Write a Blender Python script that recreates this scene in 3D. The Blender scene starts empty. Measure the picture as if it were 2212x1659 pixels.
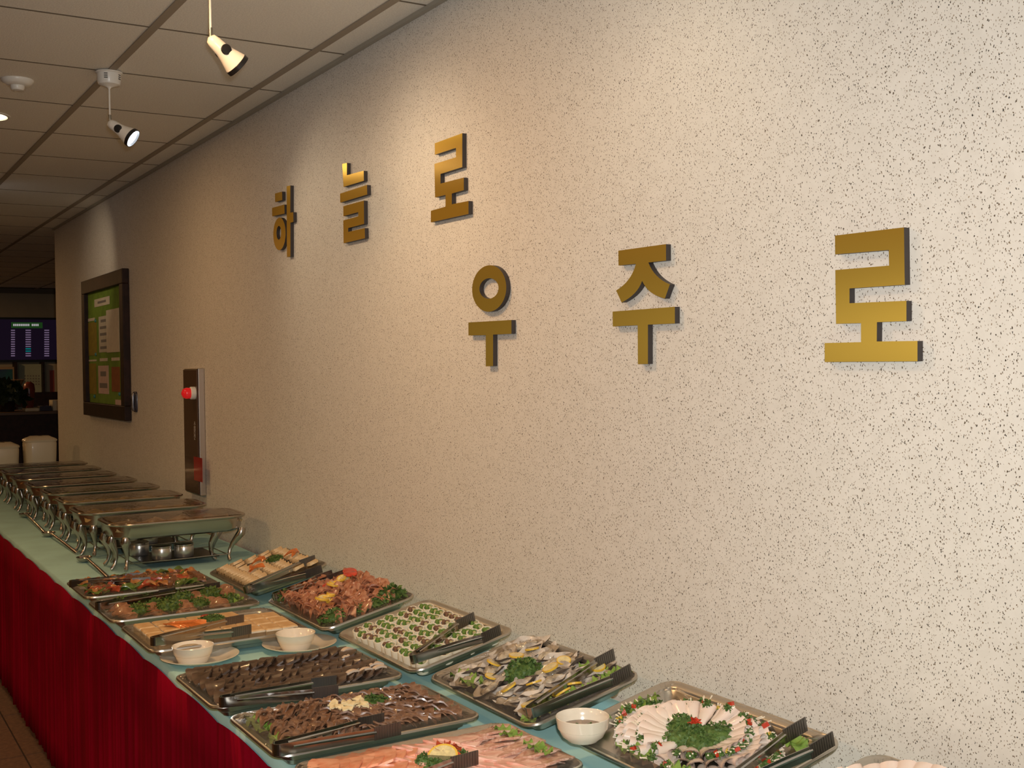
import bpy, math, random
import numpy as np
from mathutils import Matrix, Vector

random.seed(7)
RND = random.Random(11)
SC = bpy.context.scene
COL = SC.collection

# ------------------------------------------------------------------ camera
H = 1.51                       # lens height
W = 1.562                      # speckled wall plane (x)
ZC = H + 1.0459                # ceiling
ZT = H - 0.769                 # table top
FPX, CX, CY = 2470.46, 1106.0, 829.5


def cam_axes(a, b, c):
    fw = Vector((-math.sin(a) * math.cos(b), math.cos(a) * math.cos(b), math.sin(b)))
    r = Vector((math.cos(a), math.sin(a), 0))
    u = r.cross(fw)
    return math.cos(c) * r + math.sin(c) * u, -math.sin(c) * r + math.cos(c) * u, fw


RT, UP, FW = cam_axes(-0.5498, -0.0176, -0.0129)
cd = bpy.data.cameras.new('camera')
cam = bpy.data.objects.new('camera', cd)
COL.objects.link(cam)
cam.matrix_world = Matrix(((RT.x, UP.x, -FW.x, 0), (RT.y, UP.y, -FW.y, 0), (RT.z, UP.z, -FW.z, H), (0, 0, 0, 1)))
cd.sensor_width = 36
cd.lens = FPX / 2212 * 36
cd.clip_start = 0.05
SC.camera = cam

# ------------------------------------------------------------------ world, large lights, exposure
world = bpy.data.worlds.new('world')
SC.world = world
world.use_nodes = True
world.node_tree.nodes['Background'].inputs[0].default_value = (0.010, 0.008, 0.006, 1)
world.node_tree.nodes['Background'].inputs[1].default_value = 1.0
SC.view_settings.view_transform = 'Standard'
SC.view_settings.look = 'None'
SC.view_settings.gamma = 1
SC.view_settings.use_curve_mapping = False
SC.view_settings.exposure = 0.06


def light(name, kind, loc, energy, color, direction=None, **kw):
    d = bpy.data.lights.new(name, kind)
    d.energy = energy
    d.color = color
    for k, v in kw.items():
        setattr(d, k, v)
    o = bpy.data.objects.new(name, d)
    COL.objects.link(o)
    o.location = loc
    if direction is not None:
        o.rotation_euler = Vector(direction).to_track_quat('-Z', 'Y').to_euler()
    return o


WARM = (1.0, 0.56, 0.235)
# flash of the photographer's camera, a little above the lens
light('camera_flash', 'SPOT', Vector((0, 0, H)) + UP * 0.065 + RT * 0.02 + FW * 0.02, 150.0, (1.0, 1.0, 0.985), FW, spot_size=math.radians(100), spot_blend=1.0, shadow_soft_size=0.018)
# warm recessed lamps of the hall, all in the ceiling outside the frame
for (lx, ly, le) in ((-1.6, 1.2, 16), (-1.6, 4.2, 16), (-2.2, 7.4, 16), (0.0, 9.6, 8), (-1.6, -1.6, 16), (-4.0, 3.0, 16), (0.4, 13.6, 26), (0.625, 2.73, 11), (0.625, 0.33, 3)):
    light('hall_downlight', 'AREA', (lx, ly, ZC - 0.03), le, WARM, (0, 0, -1), shape='DISK', size=0.22)


# ------------------------------------------------------------------ pixel helpers
def ray(px, py):
    return RT * (px - CX) - UP * (py - CY) + FW * FPX


O = Vector((0, 0, H))


def onz(px, py, z):
    r = ray(px, py)
    return O + r * ((z - H) / r.z)


def onx(px, py, x=W):
    r = ray(px, py)
    return O + r * (x / r.x)


def ony(px, py, y):
    r = ray(px, py)
    return O + r * (y / r.y)


def onplane(px, py, p, n):
    r = ray(px, py)
    return O + r * ((p - O).dot(n) / r.dot(n))


# ------------------------------------------------------------------ materials
MATS = {}


def mat(name, color, rough=0.5, metal=0.0, var=0.0, vscale=30.0, bump=0.0, bscale=60.0, color2=None, emit=None, estr=0.0,
        spec=0.5, aniso=0.0, sub=0.0, coat=0.0, detail=3.0, trans=0.0):
    if name in MATS:
        return MATS[name]
    m = bpy.data.materials.new(name)
    m.use_nodes = True
    nt = m.node_tree
    b = nt.nodes['Principled BSDF']
    b.inputs['Base Color'].default_value = (*color, 1)
    b.inputs['Roughness'].default_value = rough
    b.inputs['Metallic'].default_value = metal
    b.inputs['Specular IOR Level'].default_value = spec
    b.inputs['Coat Weight'].default_value = coat
    b.inputs['Coat Roughness'].default_value = 0.08
    if sub:
        b.inputs['Subsurface Weight'].default_value = sub
        b.inputs['Subsurface Radius'].default_value = (0.01, 0.006, 0.004)
    if trans:
        b.inputs['Transmission Weight'].default_value = trans
    if emit:
        b.inputs['Emission Color'].default_value = (*emit, 1)
        b.inputs['Emission Strength'].default_value = estr
    tc = nt.nodes.new('ShaderNodeTexCoord')
    if var or color2:
        n = nt.nodes.new('ShaderNodeTexNoise')
        n.inputs['Scale'].default_value = vscale
        n.inputs['Detail'].default_value = detail
        nt.links.new(tc.outputs['Object'], n.inputs['Vector'])
        r = nt.nodes.new('ShaderNodeValToRGB')
        c2 = color2 or tuple(min(1, c * (1 + var)) for c in color)
        c1 = color if color2 else tuple(c * (1 - var) for c in color)
        r.color_ramp.elements[0].position = 0.38
        r.color_ramp.elements[0].color = (*c1, 1)
        r.color_ramp.elements[1].position = 0.62
        r.color_ramp.elements[1].color = (*c2, 1)
        nt.links.new(n.outputs['Fac'], r.inputs['Fac'])
        nt.links.new(r.outputs['Color'], b.inputs['Base Color'])
    if bump:
        n2 = nt.nodes.new('ShaderNodeTexNoise')
        n2.inputs['Scale'].default_value = bscale
        n2.inputs['Detail'].default_value = 4
        nt.links.new(tc.outputs['Object'], n2.inputs['Vector'])
        bp = nt.nodes.new('ShaderNodeBump')
        bp.inputs['Strength'].default_value = bump
        bp.inputs['Distance'].default_value = 0.01
        nt.links.new(n2.outputs['Fac'], bp.inputs['Height'])
        nt.links.new(bp.outputs['Normal'], b.inputs['Normal'])
    MATS[name] = m
    return m


def wall_material():
    """cream wall paint with fine short dark and tan flecks"""
    m = bpy.data.materials.new('flecked_wall')
    m.use_nodes = True
    nt = m.node_tree
    N, L = nt.nodes, nt.links
    b = N['Principled BSDF']
    b.inputs['Roughness'].default_value = 0.62
    b.inputs['Specular IOR Level'].default_value = 0.3
    tc = N.new('ShaderNodeTexCoord')
    base = N.new('ShaderNodeTexNoise')
    base.inputs['Scale'].default_value = 40
    base.inputs['Detail'].default_value = 5
    L.new(tc.outputs['Object'], base.inputs['Vector'])
    ramp = N.new('ShaderNodeValToRGB')
    ramp.color_ramp.elements[0].color = (0.70, 0.66, 0.59, 1)
    ramp.color_ramp.elements[1].color = (0.74, 0.70, 0.63, 1)
    ramp.color_ramp.elements[0].position = 0.35
    ramp.color_ramp.elements[1].position = 0.65
    L.new(base.outputs['Fac'], ramp.inputs['Fac'])
    cur = ramp.outputs['Color']
    # each layer: sparse stretched cells
    for i, (scale, ang, thr, keep, c1, c2) in enumerate((
            (225, 0.5, 0.22, 0.44, (0.040, 0.030, 0.022), (0.16, 0.11, 0.06)),
            (285, -0.6, 0.21, 0.48, (0.14, 0.10, 0.07), (0.30, 0.22, 0.14)),
            (165, 1.2, 0.16, 0.38, (0.03, 0.03, 0.03), (0.12, 0.09, 0.06)))):
        mp = N.new('ShaderNodeMapping')
        mp.inputs['Rotation'].default_value = (ang, 0, 0)
        mp.inputs['Scale'].default_value = (1, 1.0, 0.55)
        mp.inputs['Location'].default_value = (i * 3.1, i * 1.7, 0)
        nz = N.new('ShaderNodeTexNoise')
        nz.inputs['Scale'].default_value = 320
        L.new(tc.outputs['Object'], nz.inputs['Vector'])
        ad = N.new('ShaderNodeVectorMath')
        ad.operation = 'MULTIPLY_ADD'
        ad.inputs[1].default_value = (0.0045, 0.0045, 0.0045)
        L.new(nz.outputs['Color'], ad.inputs[0])
        L.new(tc.outputs['Object'], ad.inputs[2])
        L.new(ad.outputs[0], mp.inputs['Vector'])
        vo = N.new('ShaderNodeTexVoronoi')
        vo.inputs['Scale'].default_value = scale
        L.new(mp.outputs['Vector'], vo.inputs['Vector'])
        sep = N.new('ShaderNodeSeparateColor')
        L.new(vo.outputs['Color'], sep.inputs['Color'])
        lt = N.new('ShaderNodeMath')
        lt.operation = 'LESS_THAN'
        lt.inputs[1].default_value = thr
        L.new(vo.outputs['Distance'], lt.inputs[0])
        kp = N.new('ShaderNodeMath')
        kp.operation = 'LESS_THAN'
        kp.inputs[1].default_value = keep
        L.new(sep.outputs[0], kp.inputs[0])
        mul = N.new('ShaderNodeMath')
        mul.operation = 'MULTIPLY'
        L.new(lt.outputs[0], mul.inputs[0])
        L.new(kp.outputs[0], mul.inputs[1])
        cr = N.new('ShaderNodeValToRGB')
        cr.color_ramp.elements[0].color = (*c1, 1)
        cr.color_ramp.elements[1].color = (*c2, 1)
        L.new(sep.outputs[1], cr.inputs['Fac'])
        mx = N.new('ShaderNodeMix')
        mx.data_type = 'RGBA'
        L.new(mul.outputs[0], mx.inputs[0])
        L.new(cur, mx.inputs[6])
        L.new(cr.outputs['Color'], mx.inputs[7])
        cur = mx.outputs[2]
    L.new(cur, b.inputs['Base Color'])
    bp = N.new('ShaderNodeBump')
    bp.inputs['Strength'].default_value = 0.12
    bp.inputs['Distance'].default_value = 0.004
    L.new(base.outputs['Fac'], bp.inputs['Height'])
    L.new(bp.outputs['Normal'], b.inputs['Normal'])
    return m


def film_material(name, gloss, milk, tint):
    """thin clear plastic film: see-through, a little milky, glossy"""
    m = bpy.data.materials.new(name)
    m.use_nodes = True
    nt = m.node_tree
    N, L = nt.nodes, nt.links
    N.remove(N['Principled BSDF'])
    out = N['Material Output']
    tr = N.new('ShaderNodeBsdfTransparent')
    df = N.new('ShaderNodeBsdfDiffuse')
    df.inputs['Color'].default_value = (*tint, 1)
    gl = N.new('ShaderNodeBsdfGlossy')
    gl.inputs['Roughness'].default_value = 0.10
    gl.inputs['Color'].default_value = (0.9, 0.9, 0.9, 1)
    tc = N.new('ShaderNodeTexCoord')
    nz = N.new('ShaderNodeTexNoise')
    nz.inputs['Scale'].default_value = 26
    nz.inputs['Detail'].default_value = 3
    L.new(tc.outputs['Object'], nz.inputs['Vector'])
    bp = N.new('ShaderNodeBump')
    bp.inputs['Strength'].default_value = 0.35
    bp.inputs['Distance'].default_value = 0.02
    L.new(nz.outputs['Fac'], bp.inputs['Height'])
    L.new(bp.outputs['Normal'], gl.inputs['Normal'])
    m1 = N.new('ShaderNodeMixShader')
    m1.inputs[0].default_value = milk
    L.new(tr.outputs[0], m1.inputs[1])
    L.new(df.outputs[0], m1.inputs[2])
    lw = N.new('ShaderNodeLayerWeight')
    lw.inputs['Blend'].default_value = gloss
    m2 = N.new('ShaderNodeMixShader')
    L.new(lw.outputs['Fresnel'], m2.inputs[0])
    L.new(m1.outputs[0], m2.inputs[1])
    L.new(gl.outputs[0], m2.inputs[2])
    L.new(m2.outputs[0], out.inputs['Surface'])
    return m


M_WALL = wall_material()
M_FILM = film_material('cling_film', 0.22, 0.05, (0.7, 0.66, 0.58))
M_COVER = film_material('pan_cover_film', 0.50, 0.10, (0.5, 0.42, 0.34))
M_STEEL = mat('stainless_steel', (0.56, 0.55, 0.52), 0.20, 1.0, bump=0.03, bscale=20)
M_TRAY = mat('tray_steel', (0.56, 0.53, 0.47), 0.32, 1.0, bump=0.04, bscale=14)
M_TIP = mat('ribbed_tong_tip', (0.20, 0.19, 0.18), 0.36, 1.0)
M_TONG = mat('tong_steel', (0.42, 0.41, 0.39), 0.17, 1.0)
M_CHAFE = mat('chafer_steel', (0.50, 0.46, 0.42), 0.24, 1.0, bump=0.02, bscale=15)
M_PORC = mat('cream_porcelain', (0.78, 0.70, 0.56), 0.18, coat=0.5)
M_WHITE = mat('white_plastic', (0.80, 0.78, 0.72), 0.3)
M_BLACK = mat('black_plastic', (0.012, 0.012, 0.013), 0.3)
M_GREYM = mat('grey_metal', (0.30, 0.29, 0.25), 0.35, 0.9)
M_CLOTH = mat('pale_teal_cloth', (0.40, 0.68, 0.67), 0.75, var=0.05, vscale=7, bump=0.15, bscale=9)
M_SKIRT = mat('dark_red_velvet', (0.23, 0.0008, 0.013), 0.85, var=0.10, vscale=5, spec=0.05)
M_GOLD = mat('brushed_gold', (0.44, 0.275, 0.036), 0.35, 0.80)
_b = M_GOLD.node_tree.nodes['Principled BSDF']
_b.inputs['Anisotropic'].default_value = 0.97
_t = M_GOLD.node_tree.nodes.new('ShaderNodeCombineXYZ')      # brushing direction runs along the wall
_t.inputs[1].default_value = 1.0
M_GOLD.node_tree.links.new(_t.outputs[0], _b.inputs['Tangent'])
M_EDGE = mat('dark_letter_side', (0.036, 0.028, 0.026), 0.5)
M_WOOD = mat('dark_brown_wood', (0.022, 0.009, 0.006), 0.5, spec=0.25, var=0.3, vscale=20)
M_PARS = mat('parsley_green', (0.050, 0.105, 0.018), 0.6, color2=(0.10, 0.175, 0.035), vscale=60)
M_LETT = mat('lettuce_green', (0.12, 0.23, 0.025), 0.5, color2=(0.22, 0.33, 0.06), vscale=45)
M_RED = mat('tomato_red', (0.55, 0.05, 0.02), 0.3, coat=0.4, var=0.2, vscale=60)
M_ORANGE = mat('carrot_orange', (0.62, 0.17, 0.03), 0.35, coat=0.3, var=0.2, vscale=60)
M_YEL = mat('lemon_rind', (0.75, 0.48, 0.05), 0.4, coat=0.2)
M_LEM = mat('lemon_flesh', (0.70, 0.60, 0.30), 0.3, coat=0.4, var=0.12, vscale=120)


# ------------------------------------------------------------------ mesh helpers
class MB:
    def __init__(s):
        s.v, s.f, s.m = [], [], []

    def add(s, vs, fs, mi=0):
        b = len(s.v)
        s.v += [tuple(v) for v in vs]
        s.f += [tuple(i + b for i in f) for f in fs]
        s.m += [mi] * len(fs)
        return s

    def box(s, c, d, mi=0, rot=None):
        x, y, z = (q / 2 for q in d)
        vs = [Vector((i * x, j * y, k * z)) for i in (-1, 1) for j in (-1, 1) for k in (-1, 1)]
        if rot is not None:
            vs = [rot @ v for v in vs]
        vs = [v + Vector(c) for v in vs]
        return s.add(vs, [(0, 1, 3, 2), (4, 6, 7, 5), (0, 4, 5, 1), (2, 3, 7, 6), (0, 2, 6, 4), (1, 5, 7, 3)], mi)

    def lathe(s, prof, n=24, mi=0, mtx=None, cap=True):
        vs, fs = [], []
        for r, z in prof:
            for i in range(n):
                a = 2 * math.pi * i / n
                vs.append(Vector((r * math.cos(a), r * math.sin(a), z)))
        for k in range(len(prof) - 1):
            for i in range(n):
                j = (i + 1) % n
                fs.append((k * n + i, k * n + j, (k + 1) * n + j, (k + 1) * n + i))
        if cap:
            fs.append(tuple(range(n))[::-1])
            fs.append(tuple((len(prof) - 1) * n + i for i in range(n)))
        if mtx is not None:
            vs = [mtx @ v for v in vs]
        return s.add(vs, fs, mi)

    def tube(s, path, radii, n=8, mi=0, squash=1.0):
        path = [Vector(p) for p in path]
        if not hasattr(radii, '__len__'):
            radii = [radii] * len(path)
        vs, fs = [], []
        ref = None
        for i, p in enumerate(path):
            t = (path[min(i + 1, len(path) - 1)] - path[max(i - 1, 0)]).normalized()
            if ref is None:
                ref = t.orthogonal().normalized()
            ref = (ref - t * ref.dot(t)).normalized()
            bi = t.cross(ref)
            for k in range(n):
                a = 2 * math.pi * k / n
                vs.append(p + (ref * math.cos(a) + bi * math.sin(a) * squash) * radii[i])
        for i in range(len(path) - 1):
            for k in range(n):
                j = (k + 1) % n
                fs.append((i * n + k, i * n + j, (i + 1) * n + j, (i + 1) * n + k))
        fs.append(tuple(range(n))[::-1])
        fs.append(tuple((len(path) - 1) * n + k for k in range(n)))
        return s.add(vs, fs, mi)

    def loops(s, loops, mi=0, cap0=True, cap1=True):
        n = len(loops[0])
        vs = [v for l in loops for v in l]
        fs = []
        for k in range(len(loops) - 1):
            for i in range(n):
                j = (i + 1) % n
                fs.append((k * n + i, k * n + j, (k + 1) * n + j, (k + 1) * n + i))
        if cap0:
            fs.append(tuple(range(n))[::-1])
        if cap1:
            fs.append(tuple((len(loops) - 1) * n + i for i in range(n)))
        return s.add(vs, fs, mi)

    def grid(s, fn, nu, nv, mi=0):
        vs = [fn(i / nu, j / nv) for i in range(nu + 1) for j in range(nv + 1)]
        fs = [(i * (nv + 1) + j, (i + 1) * (nv + 1) + j, (i + 1) * (nv + 1) + j + 1, i * (nv + 1) + j + 1)
              for i in range(nu) for j in range(nv)]
        return s.add(vs, fs, mi)

    def mesh(s, name, mats, smooth=None):
        me = bpy.data.meshes.new(name)
        me.from_pydata(s.v, [], s.f)
        for m in (mats if isinstance(mats, (list, tuple)) else [mats]):
            me.materials.append(m)
        me.polygons.foreach_set('material_index', s.m)
        if smooth is not None:
            me.polygons.foreach_set('use_smooth', [True] * len(me.polygons))
            me.set_sharp_from_angle(angle=math.radians(smooth))
        me.update()
        return me


def link(name, me, parent=None, mtx=None, loc=None):
    o = bpy.data.objects.new(name, me)
    COL.objects.link(o)
    if parent is not None:
        o.parent = parent
    if mtx is not None:
        o.matrix_local = mtx
    if loc is not None:
        o.location = loc
    return o


def tag(o, label, cat, group=None, kind=None):
    if label:
        o['label'] = label
    if cat:
        o['category'] = cat
    if group:
        o['group'] = group
    if kind:
        o['kind'] = kind
    return o


def thing(name, label, cat, mtx=None, loc=None, group=None):
    return tag(link(name, None, None, mtx, loc), label, cat, group)


def rrect(x0, x1, y0, y1, r, z, n=5):
    out = []
    for cx, cy, a0 in ((x1 - r, y1 - r, 0), (x0 + r, y1 - r, 90), (x0 + r, y0 + r, 180), (x1 - r, y0 + r, 270)):
        for k in range(n + 1):
            a = math.radians(a0 + 90 * k / n)
            out.append(Vector((cx + r * math.cos(a), cy + r * math.sin(a), z)))
    return out


def T(x=0, y=0, z=0):
    return Matrix.Translation((x, y, z))


def Rz(a):
    return Matrix.Rotation(a, 4, 'Z')


def Rx(a):
    return Matrix.Rotation(a, 4, 'X')


def Ry(a):
    return Matrix.Rotation(a, 4, 'Y')


def Sc(x, y, z):
    return Matrix.Diagonal((x, y, z, 1))


def boxobj(name, x0, x1, y0, y1, z0, z1, m, parent=None, bevel=0):
    b = MB().box(((x0 + x1) / 2, (y0 + y1) / 2, (z0 + z1) / 2), (x1 - x0, y1 - y0, z1 - z0))
    o = link(name, b.mesh(name, m), parent)
    if bevel:
        md = o.modifiers.new('bevel', 'BEVEL')
        md.width = bevel
        md.segments = 2
    return o


# ------------------------------------------------------------------ the room
YE = 9.02                      # far end of the flecked wall
YF = 16.0                      # far wall
M_PLAIN = mat('plain_far_wall', (0.42, 0.36, 0.25), 0.8, var=0.05, vscale=3)
M_TILE = mat('ceiling_tile', (0.83, 0.80, 0.72), 0.9, var=0.05, vscale=160, bump=0.25, bscale=220)
M_VOID = mat('ceiling_joint', (0.17, 0.14, 0.10), 0.9)
M_BAR = mat('ceiling_bar_paint', (0.33, 0.28, 0.215), 0.6)
M_FLOOR = mat('brown_floor_tile', (0.135, 0.072, 0.042), 0.55, var=0.2, vscale=60)
M_GROUT = mat('floor_joint', (0.04, 0.028, 0.02), 0.9)


def struct(o):
    o['kind'] = 'structure'
    return o


struct(boxobj('wall_right', W, W + 0.2, -3.2, YE, 0, ZC + 0.05, M_WALL))
struct(boxobj('wall_far', -5.2, 5.2, YF, YF + 0.15, 0, ZC + 0.05, M_PLAIN))
struct(boxobj('wall_left', -5.2, -5.05, -3.2, YF, 0, ZC + 0.05, M_PLAIN))
struct(boxobj('wall_back', -5.2, 5.2, -3.35, -3.2, 0, ZC + 0.05, M_PLAIN))
struct(boxobj('wall_side', 5.05, 5.2, -3.2, YF, 0, ZC + 0.05, M_PLAIN))
floor = struct(boxobj('floor', -5.2, 5.2, -3.35, YF + 0.15, -0.12, -0.006, M_GROUT))
ceiling = struct(boxobj('ceiling', -5.2, 5.2, -3.35, YF + 0.15, ZC + 0.010, ZC + 0.12, M_VOID))

# floor tiles 0.6 m: built where the floor shows, plain beyond
ft = MB().box((0, 0, -0.005), (0.594, 0.594, 0.010)).mesh('floor_tile', M_FLOOR)
for i in range(-6, 3):
    for j in range(-3, 9):
        link('floor_tile', ft, floor, loc=(0.683 + 0.3 + 0.6 * i, 4.81 + 0.3 + 0.6 * j, 0))

# ceiling tiles 0.6 x 0.527 with wide bars along the wall and open thin joints across
X0, SX, Y0, SY = 0.917, 0.527, 3.574, 0.6
full = MB().box((0, 0, 0.006), (SX - 0.004, SY - 0.007, 0.012)).mesh('ceiling_tile', M_TILE)
cut = MB().box((0, 0, 0.006), (W - X0 - SX - 0.004, SY - 0.007, 0.012)).mesh('ceiling_tile_cut', M_TILE)
for j in range(-10, 21):
    yc = Y0 + SY * (j + 0.5)
    for i in range(-6, 5):
        xc = X0 + SX * (i + 0.5)
        if yc < YE + 0.05 and xc > X0 + SX:
            if i == 1:
                link('ceiling_tile', cut, ceiling, loc=((X0 + SX + W) / 2, yc, ZC))
            continue
        if yc > YF - 0.25 or (j < -2 and i < -2):
            continue
        link('ceiling_tile', full, ceiling, loc=(xc, yc, ZC))
for i in range(-3, 5):
    x = X0 + SX * i
    y0 = -2.4 if x < W else YE
    boxobj('ceiling_bar', x - 0.013, x + 0.013, y0, YF, ZC - 0.004, ZC + 0.008, M_BAR, ceiling)
for j in range(-3, 21):
    yj = Y0 + SY * j
    boxobj('ceiling_joint_bar', -2.2, W if yj < YE else 5.0, yj - 0.0045, yj + 0.0045, ZC - 0.0012, ZC + 0.006, M_VOID, ceiling)
struct(boxobj('trim_1', W - 0.016, W, -3.2, YE, ZC - 0.012, ZC + 0.004, mat('grey_moulding', (0.36, 0.33, 0.27), 0.5)))
struct(boxobj('trim_2', -5.0, 5.0, YF - 0.03, YF, ZC - 0.05, ZC + 0.004, M_VOID))

# ------------------------------------------------------------------ gold letters on the wall
LD = 0.0140                    # letter thickness


def letter_piece(name, polys, off, sc, parent=None, hole=None):
    """polys: outlines on the front face, in picture coordinates of one close-up (off, sc)"""
    b = MB()
    for poly in polys:
        P = [onx(off[0] + x / sc, off[1] + y / sc, W - LD) for x, y in poly]
        n = len(P)
        fr = [(W - LD, p.y, p.z) for p in P]
        bk = [(W - 0.0005, p.y, p.z) for p in P]
        if hole is None:
            b.add(fr, [tuple(range(n))], 0)
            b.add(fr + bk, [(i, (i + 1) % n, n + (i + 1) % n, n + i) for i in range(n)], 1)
        else:
            Q = [onx(off[0] + x / sc, off[1] + y / sc, W - LD) for x, y in hole]
            fh = [(W - LD, p.y, p.z) for p in Q]
            bh = [(W - 0.0005, p.y, p.z) for p in Q]
            b.add(fr + fh, [(i, (i + 1) % n, n + (i + 1) % n, n + i) for i in range(n)], 0)
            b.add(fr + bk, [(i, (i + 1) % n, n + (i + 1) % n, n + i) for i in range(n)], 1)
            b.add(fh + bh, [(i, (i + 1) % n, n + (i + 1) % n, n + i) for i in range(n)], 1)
    me = b.mesh(name, [M_GOLD, M_EDGE])
    import bmesh
    bm = bmesh.new()
    bm.from_mesh(me)
    bmesh.ops.remove_doubles(bm, verts=bm.verts, dist=1e-6)
    bmesh.ops.recalc_face_normals(bm, faces=bm.faces)
    bm.to_mesh(me)
    bm.free()
    return link(name, me, parent)


def ellipse(cx, cy, rx, ry, tilt=0.0, n=40):
    out = []
    for i in range(n):
        a = 2 * math.pi * i / n
        x, y = rx * math.cos(a), ry * math.sin(a)
        out.append((cx + x, cy + y + tilt * x))
    return out


def arc(p0, p1, p2, n=8):
    return [((1 - t) ** 2 * p0[0] + 2 * t * (1 - t) * p1[0] + t * t * p2[0],
             (1 - t) ** 2 * p0[1] + 2 * t * (1 - t) * p1[1] + t * t * p2[1]) for t in [i / n for i in range(n + 1)]]


ZA, SA = (560, 270), 4.424
ZB, SB = (1000, 480), 4.424
ZD, SD = (1700, 450), 4.1475
GL = 'gold letters on the flecked wall'


def ro(off, s, p):
    return letter_piece('gold_letter', [p], off, s)


# upper row: ha
a = thing('gold_letter', 'raised gold letter 하, small bars, ring and tall upright, first of the upper row', 'letter', group=GL)
letter_piece('stroke', [[(150, 655), (218, 636), (220, 717), (152, 736)]], ZA, SA, a)
letter_piece('stroke', [[(122, 792), (240, 760), (242, 846), (124, 873)]], ZA, SA, a)
letter_piece('stroke', [ellipse(193, 1040, 59, 156, -0.10)], ZA, SA, a, hole=ellipse(187, 1030, 22, 66, -0.10))
letter_piece('stroke', [[(262, 586), (297, 577), (297, 838), (325, 832), (326, 925), (298, 934), (298, 1258), (264, 1262)]], ZA, SA, a)
# neul
a = thing('gold_letter', 'raised gold letter 늘 of three stacked strokes, between two letters of the upper row', 'letter', group=GL)
letter_piece('stroke', [[(793, 372), (838, 362), (838, 480), (998, 437), (1000, 533), (805, 592)]], ZA, SA, a)
letter_piece('stroke', [[(772, 656), (1030, 572), (1032, 664), (774, 742)]], ZA, SA, a)
letter_piece('stroke', [[(803, 776), (1000, 722), (1002, 945), (850, 985), (850, 1022), (1008, 984), (1010, 1082), (806, 1130),
                         (803, 912), (946, 872), (946, 832), (804, 872)]], ZA, SA, a)
# ro of the upper row
tag(ro(ZA, SA, [(1677, 175), (1940, 78), (1940, 402), (1732, 468), (1732, 560), (1955, 502), (1955, 622), (1840, 655), (1840, 758),
                (2000, 725), (2000, 850), (1640, 930), (1640, 820), (1780, 780), (1780, 668), (1680, 692), (1674, 372), (1880, 308), (1880, 218), (1678, 284)]),
    'raised gold letter 로, last of the upper row, with a shiny band across it', 'letter', GL)
# lower row: u
a = thing('gold_letter', 'raised gold letter 우, a ring over a T shaped stroke, lower row', 'letter', group=GL)
letter_piece('stroke', [ellipse(251, 633, 163, 222, -0.06, 48)], ZB, SB, a, hole=ellipse(249, 633, 91, 98, -0.06, 48))
letter_piece('stroke', [[(52, 958), (463, 934), (463, 1066), (288, 1074), (288, 1375), (218, 1377), (218, 1079), (53, 1082)]], ZB, SB, a)
# ju
a = thing('gold_letter', 'raised gold letter 주 with two curved legs under a bar, lower row', 'letter', group=GL)
letter_piece('stroke', [[(1485, 272), (1940, 209), (1941, 366), (1772, 385)] + arc((1772, 385), (1830, 535), (1978, 594))[1:] + [(1930, 729)]
                        + arc((1930, 729), (1770, 690), (1712, 560))[1:] + arc((1712, 560), (1670, 690), (1517, 767))[1:] + [(1464, 652)]
                        + arc((1464, 652), (1610, 565), (1652, 398))[1:] + [(1487, 413)]], ZB, SB, a)
letter_piece('stroke', [[(1430, 854), (2025, 808), (2025, 967), (1768, 979), (1768, 1355), (1672, 1356), (1670, 984), (1432, 996)]], ZB, SB, a)
# ro of the lower row
tag(ro(ZD, SD, [(430, 244), (1048, 170), (1055, 684), (560, 718), (560, 850), (1070, 828), (1070, 1010), (806, 1020), (804, 1193), (1169, 1188),
                (1169, 1370), (338, 1376), (337, 1207), (664, 1199), (663, 1028), (440, 1034), (433, 553), (915, 513), (912, 373), (432, 412)]),
    'raised gold letter 로, last of the lower row, nearest the table of seafood trays', 'letter', GL)

# ------------------------------------------------------------------ table, cloth, skirt
TX0, TX1, TY0, TY1 = 0.762, W - 0.012, 0.35, 8.75
tb = thing('buffet_table', 'long buffet table standing along the flecked wall under cloth and skirt', 'table', loc=(0, 0, 0))
boxobj('table_top', TX0 + 0.012, TX1 - 0.004, TY0 + 0.01, TY1 - 0.01, ZT - 0.034, ZT - 0.006, M_WOOD, tb)
for lx in (TX0 + 0.07, TX1 - 0.07):
    for k in range(7):
        ly = TY0 + 0.1 + (TY1 - TY0 - 0.2) * k / 6
        link('leg', MB().tube([(lx, ly, 0), (lx, ly, ZT - 0.034)], 0.016).mesh('leg', M_GREYM, 40), tb)
# strip under the cloth that props up the row of trays along the wall
RZ = 0.050
cb = MB()


def cloth_fn(u, v):
    y = TY0 + (TY1 - TY0) * u
    # profile across: front drop, top, raised prop strip near the trays' rear edge
    prof = [(TX0 - 0.002, -0.26), (TX0 - 0.003, -0.03), (TX0, -0.004), (TX0 + 0.008, 0.0), (0.95, 0.0), (1.372, 0.0), (1.398, 0.010), (1.412, RZ - 0.004),
            (1.428, RZ), (1.446, RZ), (1.458, RZ - 0.006), (1.476, 0.008), (1.50, 0.0), (TX1, 0.0)]
    k = v * (len(prof) - 1)
    x, z = prof[int(round(k))]
    if y > 4.02:
        z = min(z, 0.0)
    z += 0.0006 * math.sin(y * 17 + x * 9)
    return (x, y, ZT + z)


cb.grid(cloth_fn, 240, 13)
tag(link('tablecloth', cb.mesh('tablecloth', M_CLOTH, 60)), 'pale teal tablecloth covering the long buffet table', 'tablecloth')

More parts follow.
